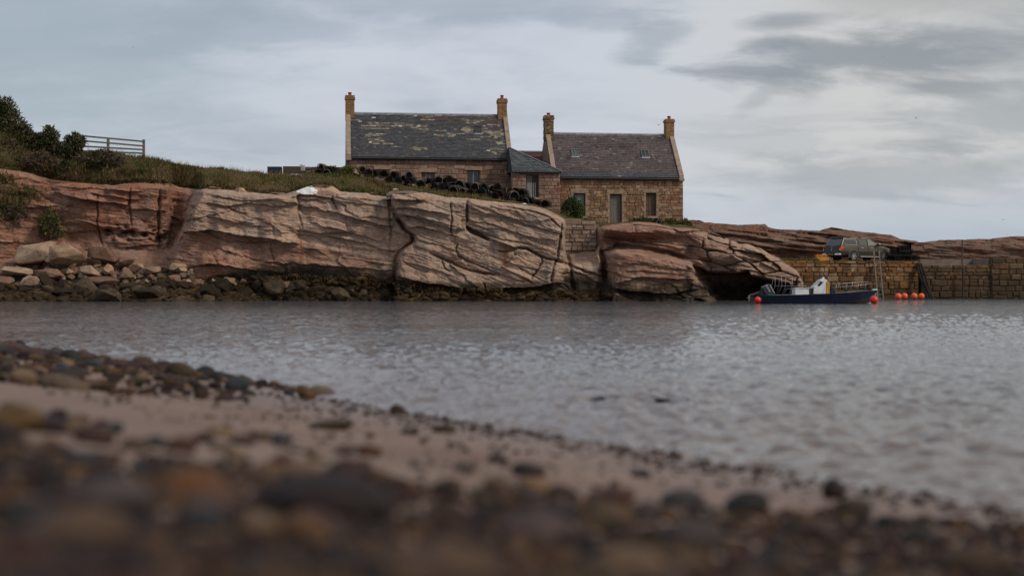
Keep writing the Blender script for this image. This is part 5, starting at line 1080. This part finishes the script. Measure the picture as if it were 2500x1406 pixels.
# ------------------------------------------------------------------ fence
root = empty('fence', at(351, 390, 101.6)); tag(root, 'weathered timber post and rail fence on the skyline at the left', 'fence')
def rel(px, py, Y): return at(px, py, Y)-root.location
for x, t, b_ in ((264, 337, 376), (351, 341, 392), (190, 334, 372)): m = MB(); m.bar(rel(x, b_, 101.6), rel(x, t, 101.6), .20, .16); m.build('post', M_TIMBER, root, bevel=.015)
for l, r_ in ((338, 346), (349.5, 357), (361, 366), (371.5, 374.5)):
    for x0, x1 in ((180, 262), (262, 353)):
        f_ = lambda x: l+(r_-l)*(x-264)/87; m = MB(); m.bar(rel(x0, f_(x0), 101.5), rel(x1, f_(x1), 101.5), .045, .12); m.build('rail', M_TIMBER, root)

# ------------------------------------------------------------------ ladder, pole, weedy seam
root = empty('ladder', at(2146, 731, 106.3)); tag(root, 'grey metal ladder leaning on the quay wall before the car', 'ladder')
LW = mat('ladder_metal', (.13, .12, .105), .6, metal=.2, var=(3, .3)); yl = lambda py: 105.6+(735-py)*.006
for a, b_ in ((2133, 2143.5), (2146, 2157)): m = MB(); m.bar(at(b_, 734, yl(734))-root.location, at(a, 613, yl(613))-root.location, .07, .09); m.build('rail', LW, root)
for k in range(9):
    py = 644+k*10.6; q = (py-613)/121; m = MB(); m.bar(at(2133+10.5*q, py, yl(py))-root.location, at(2146+11*q, py, yl(py))-root.location, .045, .05); m.build('rung', LW, root)
m = MB(); c = at(2349, 647, 109.8); m.tube([(0, 0, -.2), (.02, 0, HC+(HZ-585)*109.8/F-c.z)], .06, 8); o = m.build('pole', mat('rusty_pole', (.085, .04, .032), .8, var=(3, .3))); o.location = c; tag(o, 'thin rusty pole standing against the breakwater', 'pole')
m = MB(); c = at(2350, 735, 107.9); m.bar((0, -.1, 0), (0, -.1, 2.5), .14, .1); o = m.build('fender_post', mat('wet_timber', (.022, .016, .010), .7)); o.location = c; tag(o, 'dark wet timber post fixed to the lower quay wall', 'post')
m = MB(); pts = [at(2244, 643, 107.2), at(2250, 665, 106.9), at(2257, 690, 106.6), at(2264, 712, 106.4), at(2272, 733, 106.2)]
for dx in (-.18, 0, .16): m.tube([p+Vector((dx+random.uniform(-.05, .05), random.uniform(-.1, .1), 0)) for p in pts], .10, 6)
tag(m.build('rope_bundle', mat('weedy_rope', (.014, .011, .008), .9, bump=(10, 1, .06))), 'black weedy rope bundle hanging down the seam of the quay wall', 'rope')

# ------------------------------------------------------------------ buoys
def buoy(label, px, py, r, Y, m, cap, tilt, group=None):
    c = at(px, py, Y); rr = r*Y/F; root = empty('buoy', c); root.rotation_euler = tilt; tag(root, label, 'buoy', group); b = MB()
    b.lathe([(rr*math.sin(t)*(1 if t < 2.5 else 1.0), rr*math.cos(t)) for t in np.linspace(0.001, math.pi-.25, 16)], n=20); b.build('ball', m, root, smooth=True)
    k = MB(); k.lathe([(.001, -rr*1.22), (rr*.28, -rr*1.2), (rr*.36, -rr*1.0), (rr*.50, -rr*.84), (rr*.2, -rr*.8)], n=14); k.build('neck', cap, root, smooth=True); return root
ORB = mat('orange_buoy_vinyl', (.62, .095, .030), .45, spec=.4); REB = mat('red_buoy_vinyl', (.56, .018, .016), .4); DBL = mat('dark_buoy_cap', (.012, .012, .022), .5)
for x, y, r, lab in ((2193, 724, 8.4, 'orange buoy floating by the quay, leftmost of four'), (2208.5, 723, 7.8, 'orange buoy floating by the quay, second from the left of four'), (2232, 723, 7.9, 'orange buoy floating by the quay, third from the left of four'), (2249.5, 723, 7.4, 'orange buoy floating by the quay, rightmost of four')): buoy(lab, x, y, r, 101.5, ORB, DBL, (random.uniform(-.3, .3), random.uniform(-.2, .4), 0), 'orange buoys')
buoy('red buoy hanging at the stern of the blue boat', 1850, 732.5, 8.2, 81.0, REB, DBL, (0, -1.9, 0)); buoy('large red buoy with a black cap at the bow of the blue boat', 2134, 732, 9.8, 80.6, REB, DBL, (.3, -2.2, 0))

# ------------------------------------------------------------------ boat
SB = F/82.0; bx = lambda px: (px-1853)/SB; bz = lambda py: (740.5-py)/SB
boat = empty('motor_boat', at(1853, 740.5, 82.0), R(2)); boat.location.z = 0; tag(boat, 'dark blue open motor boat moored off the quay, outboard tilted up', 'boat')
NAVY = mat('navy_gelcoat', (.0040, .007, .022), .45, var=(2, .3), spec=.22); BOT = mat('grey_antifoul', (.10, .09, .08), .7, var=(3, .3)); WGEL = mat('white_gelcoat', (.62, .63, .64), .4, var=(3, .1)); GRN = mat('green_mat', (.02, .16, .10), .8)
ST = [(0, .92, .47, -.02, -.28), (.6, .97, .47, -.03, -.30), (1.6, 1.0, .49, -.03, -.32), (2.8, 1.0, .52, -.02, -.32), (4.0, .95, .57, .02, -.30), (5.0, .80, .63, .10, -.24), (5.8, .56, .69, .22, -.12), (6.4, .30, .735, .40, .05), (6.75, .10, .76, .58, .34), (6.86, .02, .765, .66, .52)]
def hull_sheet(f0, f1, name, m, extra=None):
    v = []; fs = []
    for s in (-1, 1):
        b = len(v)
        for q in ST: a, c = f0(q), f1(q); v += [(a[0], s*a[1], a[2]), (c[0], s*c[1], c[2])]
        fs += [(b+2*i, b+2*i+2, b+2*i+3, b+2*i+1) for i in range(len(ST)-1)]
    if extra: extra(v, fs)
    k = MB(); k.add(v, fs); return k.build(name, m, boat, smooth=False)
hull_sheet(lambda q: (q[0], q[1]*.9, q[3]), lambda q: (q[0], q[1], q[2]), 'topsides', NAVY)
hull_sheet(lambda q: (q[0]-.0, 0.0, q[4]), lambda q: (q[0], q[1]*.9, q[3]), 'bottom', BOT)
hull_sheet(lambda q: (q[0], q[1], q[2]), lambda q: (q[0], max(q[1]-.10, 0), q[2]+.012), 'gunwale', mat('black_gunwale', (.010, .010, .012), .6))
hull_sheet(lambda q: (q[0], max(q[1]-.10, 0), q[2]+.012), lambda q: (q[0], max(q[1]-.16, 0), .16 if q[0] < 5.6 else q[2]-.06), 'liner', mat('grey_liner', (.20, .20, .21), .6))
fl = MB(); fl.add([(q[0], s*max(q[1]-.15, 0), .16 if q[0] < 5.6 else q[2]-.06) for q in ST for s in (-1, 1)], [(2*i, 2*i+1, 2*i+3, 2*i+2) for i in range(len(ST)-1)]); fl.build('floor', mat('grey_deck', (.16, .16, .16), .8), boat)
tr = MB(); tr.prism([(0, -.92, .47), (0, -.83, -.02), (0, 0, -.28), (0, .83, -.02), (0, .92, .47)], (.06, 0, 0)); tr.build('transom', NAVY, boat)
k = MB(); k.prism([(bx(2131), -.12, .74), (bx(2144), -.04, .76), (bx(2144), .04, .76), (bx(2131), .12, .74)], (0, 0, .06)); k.build('bow_cap', WGEL, boat, bevel=.01)
k = MB(); k.box(bx(2134), bx(2142), -.06, .06, .82, .87); k.build('bow_roller', mat('green_rope', (.05, .30, .17), .7), boat)
cs = MB(); pr = [(1983, 717), (1984, 700), (2002.5, 683), (2010, 680.5), (2018, 685), (2013, 690), (2013, 717)]; cs.prism([(bx(x), -.42, bz(y)) for x, y in pr], (0, .84, 0)); con = cs.build('console', WGEL, boat, bevel=.02)
k = MB(); k.prism([(bx(x), -.436, bz(y)) for x, y in ((1992, 696), (2000, 686), (2007, 689), (1997, 699))], (0, .01, 0)); k.build('side_window', M_GLASS, con)
k = MB(); k.prism([(bx(1985)-.02, -.36, bz(701)), (bx(2001)-.02, -.36, bz(684.5)), (bx(2001)-.02, .36, bz(684.5)), (bx(1985)-.02, .36, bz(701))], (-.012, 0, .012)); k.build('windscreen', M_GLASS, con)
k = MB(); k.lathe([(.001, 0), (.06, .01), (.07, .06), (.05, .10), (.001, .11)], (bx(2011), 0, bz(681)), 10); k.build('lamp', WGEL, con)
k = MB(); k.box(bx(2013.5), bx(2024), -.34, .34, .2, bz(688)); k.build('yellow_cushion', mat('yellow_canvas', (.40, .22, .05), .75, var=(4, .2)), boat, bevel=.06)
k = MB(); k.prism([(bx(x), -.36, bz(y)) for x, y in ((2025, 717), (2025, 699), (2031, 700), (2038, 707), (2038, 717))], (0, .72, 0)); k.build('bow_seat', mat('black_vinyl', (.013, .014, .018), .6), boat, bevel=.03)
k = MB(); k.box(bx(1938), bx(1972), -.40, .40, .17, bz(705)); sb = k.build('seat_box', WGEL, boat, bevel=.02)
k = MB(); k.box(bx(1937), bx(1973), -.42, .42, bz(704.6), bz(702.6)); k.build('lid', WGEL, sb, bevel=.01)
k = MB(); k.box(bx(1972.6), bx(1983), -.3, .3, .17, bz(703.5)); k.build('helm_seat', mat('brown_vinyl', (.07, .04, .034), .7), boat, bevel=.03)
def rail(pts, y, r=.012, name='rail'):
    m = MB(); m.tube([(bx(a), y if not isinstance(y, (list, tuple)) else y[i], bz(b_)) for i, (a, b_) in enumerate(pts)], r, 6); return m.build(name, mat('stainless_rail', (.26, .26, .26), .35, metal=.7), boat, smooth=True)
for y in (-.86, .86):
    rail([(1889, 719), (1897, 672), (1900, 670)], y); rail([(1891, 719), (1901, 698), (1900, 670)], y); rail([(1900, 670), (1927, 676)], y*.98); rail([(1927, 676), (1926, 700), (1918, 719)], y); rail([(1901, 698), (1960, 698), (1971, 717)], y); rail([(1920, 719), (1929, 705), (1980, 703), (1990, 701)], y*.96, .012)
rail([(1900, 670), (1900, 670)], (-.86, .86)); rail([(1927, 676), (1927, 676)], (-.86, .86))
for s in (-1, 1):
    rail([(1999, 717), (2009, 694), (2060, 691), (2115, 688), (2127, 689.5), (2133, 691.5)], [s*v for v in (.93, .93, .84, .36, .14, .0)]); rail([(2028, 702), (2075, 698), (2118, 693.5), (2132, 692)], [s*v for v in (.94, .78, .36, .02)], .012)
    for a, b_, c_, d_, y0, y1 in ((2030, 716, 2034, 692.5, .95, .90), (2056, 714, 2060, 691, .90, .84), (2087, 711, 2092, 689.5, .70, .62), (2107, 709, 2112, 688.5, .48, .40)): rail([(a, b_), (c_, d_)], [s*y0, s*y1], .013)
en = MB(); en.prism([(bx(x), -.24, bz(y)) for x, y in ((1858, 702), (1862, 699), (1876, 693.5), (1880, 695), (1889.5, 716), (1886, 719), (1872, 720), (1866, 718))], (0, .48, 0)); eng = en.build('outboard', mat('dark_blue_grey_cowl', (.022, .026, .034), .35, spec=.5), boat, bevel=.05)
k = MB(); k.bar((bx(1877.2), -.255, bz(695)), (bx(1889), -.255, bz(716)), .03, .05); k.build('cowl_trim', mat('pale_trim', (.30, .32, .33), .5), eng)
k = MB(); k.prism([(bx(x), -.262, bz(y)) for x, y in ((1866, 702), (1868, 701), (1881, 717), (1878, 718))], (0, .01, 0)); k.build('cowl_stripe', mat('red_grey_stripe', (.10, .045, .055), .5), eng)
k = MB(); k.tube([(bx(1868), 0, bz(716)), (bx(1850), 0, bz(716)), (bx(1838), 0, bz(720)), (bx(1829), 0, bz(723))], .11, 8, .07); k.box(bx(1855), bx(1864), -.14, .14, bz(722), bz(708)); k.build('leg', mat('dark_engine_grey', (.020, .020, .024), .5), eng, smooth=False)
k = MB(); k.prism([(bx(1831), -.02, bz(716)), (bx(1842), -.02, bz(719)), (bx(1840), -.02, bz(733)), (bx(1832), -.02, bz(737)), (bx(1827), -.02, bz(728))], (0, .05, 0)); k.build('skeg', mat('dark_engine_grey', (.020, .020, .024)), eng, bevel=.01)
k = MB(); k.lathe([(.001, -.10), (.05, -.06), (.055, .06), (.001, .08)], (bx(1828), 0, bz(727)), 10, 'x')
for i in range(3):
    a = i*2.094+.5; d = Vector((0, math.cos(a), math.sin(a))); q = Vector((.04, -math.sin(a), math.cos(a))); c0 = Vector((bx(1828), 0, bz(727)))
    k.prism([c0+d*.05-q*.04, c0+d*.16-q*.10, c0+d*.21, c0+d*.15+q*.10, c0+d*.05+q*.04], (.015, 0, 0))
k.build('propeller', mat('bare_alloy', (.30, .29, .26), .5, metal=.4), eng)
tx = bpy.data.curves.new('lettering', 'FONT'); tx.body = 'SUZUKI'; tx.size = .13; tx.extrude = .003; tx.align_x = 'CENTER'; tx.align_y = 'CENTER'; t0_ = bpy.data.objects.new('lettering', tx); COL.objects.link(t0_); bpy.context.view_layer.update(); tme = bpy.data.meshes.new_from_object(t0_.evaluated_get(bpy.context.evaluated_depsgraph_get())); bpy.data.objects.remove(t0_); bpy.data.curves.remove(tx); tme.materials.clear(); to = link('lettering', tme, WGEL, eng)
to.location = (bx(1873.2), -.272, bz(704)); to.rotation_euler = (R(90), R(60), 0)
k = MB(); k.box(bx(1870), bx(1888), -.5, .5, bz(721), bz(718.6)); k.build('stern_net', GRN, boat)
k = MB(); k.tube([(bx(2140), 0, .66), (bx(2136), -.3, .2), (bx(2118), -.45, -.02)], .012, 5); k.build('mooring_rope', mat('pale_rope', (.42, .41, .38), .9), boat)

# ------------------------------------------------------------------ pick-up with canopy
TH = R(31); car = empty('pickup_truck', at(2031, 637, 109.2), TH); car.scale = (1.06, 1.06, 1.03); car.location.z = zq+.004; tag(car, 'olive brown double cab pick up with a hard canopy parked on the quay', 'truck')
PAINT = mat('olive_brown_metallic', (.060, .049, .030), .30, metal=.55, coat=.6, var=(1.2, .1)); DPAINT = mat('black_rear_panel', (.012, .012, .011), .35, coat=.3); TRIM = mat('black_trim', (.012, .012, .012), .6); CHR = mat('chrome', (.55, .55, .55), .18, metal=.9); TYRE = mat('tyre_rubber', (.012, .012, .012), .9); PGL = mat('car_glass', (.020, .024, .022), .08, spec=.6); PGL2 = mat('light_car_glass', (.16, .175, .14), .1, spec=.6)
# local frame: x forward from the tailgate, y to the left (away from the camera), z up; near side is y<0
XS = [0, .06, .25, 1.3, 2.4, 3.5, 4.0, 4.5, 4.9, 5.1, 5.2]; HW = [.80, .86, .89, .905, .905, .90, .89, .88, .84, .76, .62]; ZT = [1.06, 1.12, 1.16, 1.17, 1.18, 1.19, 1.18, 1.12, 1.03, .94, .82]; ZL = [.52, .48, .46, .46, .46, .46, .46, .46, .44, .42, .42]
v = []; fs = []; sec = 9
for x, hw, zt_, zl in zip(XS, HW, ZT, ZL):
    for yy, zz in ((-.90, zl), (-.99, zl+.14), (-1.0, .80), (-.985, .97), (-.955, zt_-.02), (-.80, zt_+.02), (0, zt_+.05)): v.append((x, yy*hw, zz))
    for yy, zz in ((.80, zt_+.02), (1.0, .8), (.9, zl)): v.append((x, yy*hw, zz))
nc = 10
for i in range(len(XS)-1):
    for j in range(nc-1): fs.append((i*nc+j, (i+1)*nc+j, (i+1)*nc+j+1, i*nc+j+1))
fs.append(tuple(range(nc))); fs.append(tuple(reversed(range((len(XS)-1)*nc, len(XS)*nc)))); bd = MB(); bd.add(v, fs); body = bd.build('body', PAINT, car, bevel=.025)
for p in body.data.polygons: p.use_smooth = True
# cab and canopy
def side_pt(x, t, off=0.0): return Vector((x, -(.872-.185*t)-off, 1.17+.60*t))
gh = MB(); lo = [(.10, -.868, 1.13), (4.02, -.868, 1.13), (4.02, .868, 1.13), (.10, .868, 1.13)]; hi = [(.52, -.69, 1.76), (2.98, -.66, 1.77), (2.98, .66, 1.77), (.52, .69, 1.76)]
mid = [(.30, -.79, 1.46), (3.55, -.775, 1.46), (3.55, .775, 1.46), (.30, .79, 1.46)]; tp = [(.75, -.58, 1.80), (2.78, -.56, 1.81), (2.78, .56, 1.81), (.75, .58, 1.80)]
gh.add(lo+mid+hi+tp, [(a*4+i, a*4+(i+1) % 4, (a+1)*4+(i+1) % 4, (a+1)*4+i) for a in range(3) for i in range(4)]+[(12, 13, 14, 15), (3, 2, 1, 0)]); cab = gh.build('cab', PAINT, car, bevel=.03)
def panel(pts, name, m, par, off=.012, th=.006):
    """pts: (x, t) on the near side; t 0 at the belt, 1 at the roof edge"""
    def q(x, t, s):
        z = 1.13+.63*t; y = .868+(.79-.868)*min(t/.52, 1) if t < .52 else .79+(.685-.79)*(t-.52)/.48
        return Vector((x, s*(y+off), z))
    for s in (-1, 1): k = MB(); k.prism([q(x, t, s) for x, t in pts], (0, s*th, .002)); k.build(name, m, par)
panel([(.50, .20), (1.62, .20), (1.60, .80), (.66, .80), (.56, .7)], 'canopy_window', mat('grey_car_glass', (.045, .048, .046), .12, spec=.6), cab)
panel([(.44, .14), (1.68, .14), (1.66, .86), (.62, .86)], 'canopy_window_frame', mat('pale_frame', (.22, .21, .18), .4), cab, .006)
panel([(1.86, .30), (1.98, .14), (2.66, .12), (2.66, .84), (1.98, .86), (1.84, .74)], 'rear_door_window', mat('tinted_car_glass', (.075, .07, .06), .12, spec=.6), cab)
panel([(2.76, .12), (3.70, .14), (3.44, .44), (3.02, .80), (2.76, .84)], 'front_door_window', PGL2, cab)
panel([(1.715, .0), (1.735, .0), (1.735, .96), (1.715, .96)], 'canopy_seam', TRIM, cab, .010); panel([(2.70, .02), (2.72, .02), (2.72, .95), (2.70, .95)], 'door_pillar', TRIM, cab, .010)
k = MB(); k.prism([(.085, -.74, 1.17), (.49, -.63, 1.70), (.49, .63, 1.70), (.085, .74, 1.17)], (-.02, 0, .012)); k.build('rear_window', PGL, cab)
k = MB(); k.prism([(4.0, -.72, 1.20), (3.04, -.56, 1.72), (3.04, .56, 1.72), (4.0, .72, 1.20)], (.012, 0, .02)); k.build('windscreen', PGL, cab)
k = MB(); k.prism([(.02, -.70, .62), (-.035, -.76, .66), (-.03, -.77, 1.06), (.05, -.78, 1.15), (.05, .78, 1.15), (-.03, .77, 1.06), (-.035, .76, .66), (.02, .70, .62)], (-.006, 0, 0)) if False else k.box(-.03, .02, -.78, .78, .60, 1.13); tg = k.build('tailgate', DPAINT, car, bevel=.03)
k = MB(); k.box(-.045, -.032, -.09, .09, .99, 1.02); k.build('tailgate_handle', CHR, tg)
k = MB(); k.lathe([(.001, 0), (.045, .004), (.001, .010)], (-.042, 0, .86), 12, 'x'); k.build('badge', CHR, tg)
for s in (-1, 1):
    k = MB(); k.prism([(-.03, s*.80, .76), (-.03, s*.87, .80), (-.02, s*.88, 1.08), (-.03, s*.79, 1.10)], (.12, 0, 0)); k.prism([(.06, s*.872, 1.10), (.34, s*.90, 1.04), (.30, s*.906, .98), (.06, s*.885, .88)], (0, -s*.05, 0)); k.build('tail_light', mat('red_lamp_lens', (.55, .015, .015), .2, spec=.6), car)
    k = MB(); k.box(-.045, -.028, min(s*.80, s*.86), max(s*.80, s*.86), .84, .92); k.build('reversing_lamp', mat('clear_lamp', (.7, .7, .68), .2), car)
    k = MB(); k.box(-.16, .10, min(s*.42, s*.86), max(s*.42, s*.86), .46, .60); k.build('bumper', CHR, car, bevel=.03)
k = MB(); k.box(-.10, .06, -.42, .42, .42, .56); k.build('bumper_step', TRIM, car, bevel=.02)
k = MB(); k.box(-.118, -.102, -.26, .26, .47, .58); k.build('number_plate', mat('yellow_plate', (.22, .15, .02), .6), car)
for x in (1.28, 4.28):
    for s in (-1, 1):
        k = MB(); k.lathe([(.24, -.12), (.34, -.125), (.385, -.08), (.39, 0), (.385, .08), (.34, .125), (.24, .12)], (0, 0, 0), 24, 'y'); wh = k.build('wheel', TYRE, car, smooth=True); wh.location = (x, s*.80, .39)
        k = MB(); k.lathe([(.245, -.10), (.25, .10)], (0, 0, 0), 24, 'y'); k.lathe([(.001, -.01*s), (.25, -.01*s)], (0, 0, 0), 24, 'y'); k.build('rim_barrel', mat('dark_rim', (.05, .05, .05), .5), wh)
        k = MB()
        for i in range(6):
            a = i*math.pi/3
            for da in (-.13, .13): k.bar((.05*math.cos(a), s*.10, .05*math.sin(a)), (.245*math.cos(a+da), s*.115, .245*math.sin(a+da)), .028, .02, (0, 1, 0))
        k.lathe([(.001, s*.12), (.055, s*.11), (.06, s*.08)], (0, 0, 0), 12, 'y'); k.lathe([(.235, s*.12), (.255, s*.12), (.255, s*.10)], (0, 0, 0), 24, 'y'); k.build('spokes', mat('alloy_rim', (.45, .44, .40), .35, metal=.7), wh)
        k = MB(); A_ = np.linspace(-.25, math.pi+.25, 18); yo = s*.914
        ring = [(x+.44*math.cos(a), .40+.44*math.sin(a)) for a in A_]; ring2 = [(x+.52*math.cos(a), .41+.52*math.sin(a)) for a in A_]
        k.add([(p[0], yo, p[1]) for p in ring]+[(p[0], yo-s*.01, p[1]) for p in ring2]+[(p[0], yo-s*.07, p[1]) for p in ring2], [(i, i+1, i+19, i+18) for i in range(17)]+[(i+18, i+19, i+37, i+36) for i in range(17)]); k.build('arch_flare', PAINT, car)
        k = MB(); k.add([(x, yo-s*.006, .42)]+[(p[0], yo-s*.006, p[1]) for p in ring], [(0, i, i+1) for i in range(1, 18)]); k.build('wheel_well', TRIM, car)
    k = MB(); k.tube([(x, -.75, .39), (x, .75, .39)], .06, 8); k.build('axle', TRIM, car)
for s in (-1, 1):
    k = MB(); k.box(1.85, 3.75, min(s*.84, s*1.0), max(s*.84, s*1.0), .33, .40); k.build('side_step', mat('brushed_alloy', (.42, .41, .38), .3, metal=.7), car, bevel=.02)
    for x in (1.98, 2.95): k = MB(); k.box(x, x+.24, min(s*.895, s*.935), max(s*.895, s*.935), 1.0, 1.04); k.build('door_handle', CHR, car, bevel=.01)
    for x in (1.74, 2.71, 3.72): k = MB(); k.box(x, x+.012, min(s*.895, s*.9125), max(s*.895, s*.9125), .5, 1.12); k.build('door_seam', TRIM, car)
    k = MB(); k.box(3.55, 3.72, min(s*.90, s*1.12), max(s*.90, s*1.12), 1.16, 1.34); k.build('mirror', TRIM, car, bevel=.05); k = MB(); k.box(3.60, 3.75, min(s*.93, s*1.13), max(s*.93, s*1.13), 1.27, 1.37); k.build('mirror_cap', CHR, car, bevel=.04)
    k = MB(); k.prism([(4.82, s*.80, .98), (5.10, s*.72, .92), (5.12, s*.66, .82), (4.86, s*.835, .88)], (0, -s*.06, .02)); k.build('headlight', mat('clear_lamp', (.7, .7, .68), .2), car)
    for x in (.95, 2.05): k = MB(); k.box(x, x+.28, min(s*.52, s*.60), max(s*.52, s*.60), 1.795, 1.86); k.build('roof_bar_foot', TRIM, cab, bevel=.015)
k = MB(); k.prism([(.47, -.62, 1.755), (.72, -.60, 1.80), (.72, .60, 1.80), (.47, .62, 1.755)], (-.05, 0, .025)); k.build('spoiler', TRIM, cab)
k = MB(); k.box(.3, 5.0, -.6, .6, .34, .50); k.build('chassis', TRIM, car)

# ------------------------------------------------------------------ gulls
GUL = mat('gull_grey', (.22, .22, .23), .8); GULD = mat('gull_dark', (.05, .05, .055), .8)
def gull(label, px, py, Y, span, rz, bank, m):
    root = empty('gull', at(px, py, Y)); root.rotation_euler = (bank, 0, rz); tag(root, label, 'bird', 'gulls in the sky'); b = MB()
    b.lathe([(.001, -.22), (.03, -.20), (.065, -.10), (.075, 0), (.06, .12), (.035, .20), (.02, .30), (.001, .34)], n=8, axis='y'); b.build('body', m, root, smooth=True)
    for s in (-1, 1):
        w_ = MB(); h = span/2; w_.add([(s*.05, -.08, .02), (s*.05, .10, .02), (s*h*.45, .06, .16*span), (s*h*.45, -.10, .16*span), (s*h, .12, .09*span), (s*h*.8, .16, .12*span)], [(0, 3, 2, 1), (3, 4, 5, 2)]); o = w_.build('wing', m, root); md = o.modifiers.new('thick', 'SOLIDIFY'); md.thickness = .015
for a in (('dark gull gliding high over the slope at the upper left', 325, 117, 430, 1.2, .2, .1, GULD), ('faint gull above the other one at the upper left', 371, 88, 560, 1.1, .5, .2, GUL), ('gull just left of the right chimney of the smaller cottage', 1608, 306, 360, 1.25, .6, .5, GULD), ('gull against the dark cloud at the upper right', 2156, 141, 420, 1.2, -.4, .5, GUL), ('banking gull with one wing down at the right', 2236, 289, 330, 1.3, .9, 1.0, GUL), ('tiny gull low over the breakwater at the right edge', 2450, 537, 450, 1.2, -.5, -.4, GUL)): gull(*a)

# ------------------------------------------------------------------ a thin dark wave line on the water, its shade put in as dark lumps
parts = []
for k in range(46):
    q = k/45; Y_ = 14.1+.25*math.sin(q*5)+rng.normal(0, .05); x_ = .82+.9*q+rng.normal(0, .015); pv, pf = PEBV[k % 8]
    parts.append(((pv*np.array([.035, .03, .010])*rng.uniform(.5, 1.3)*(1.5 if q > .6 else 1))@rotm(0, 0, rng.uniform(0, 6)).T+np.array([x_, Y_, .008]), pf, np.array([.016, .011, .008])))
V_, f_, c_ = merge(parts); tag(link('dark_wave_line', np_mesh('dark_wave_line', V_, f_, False, c_), M_WEED), 'thin dark wave line on the water right of the middle, put in as dark lumps', 'seaweed')
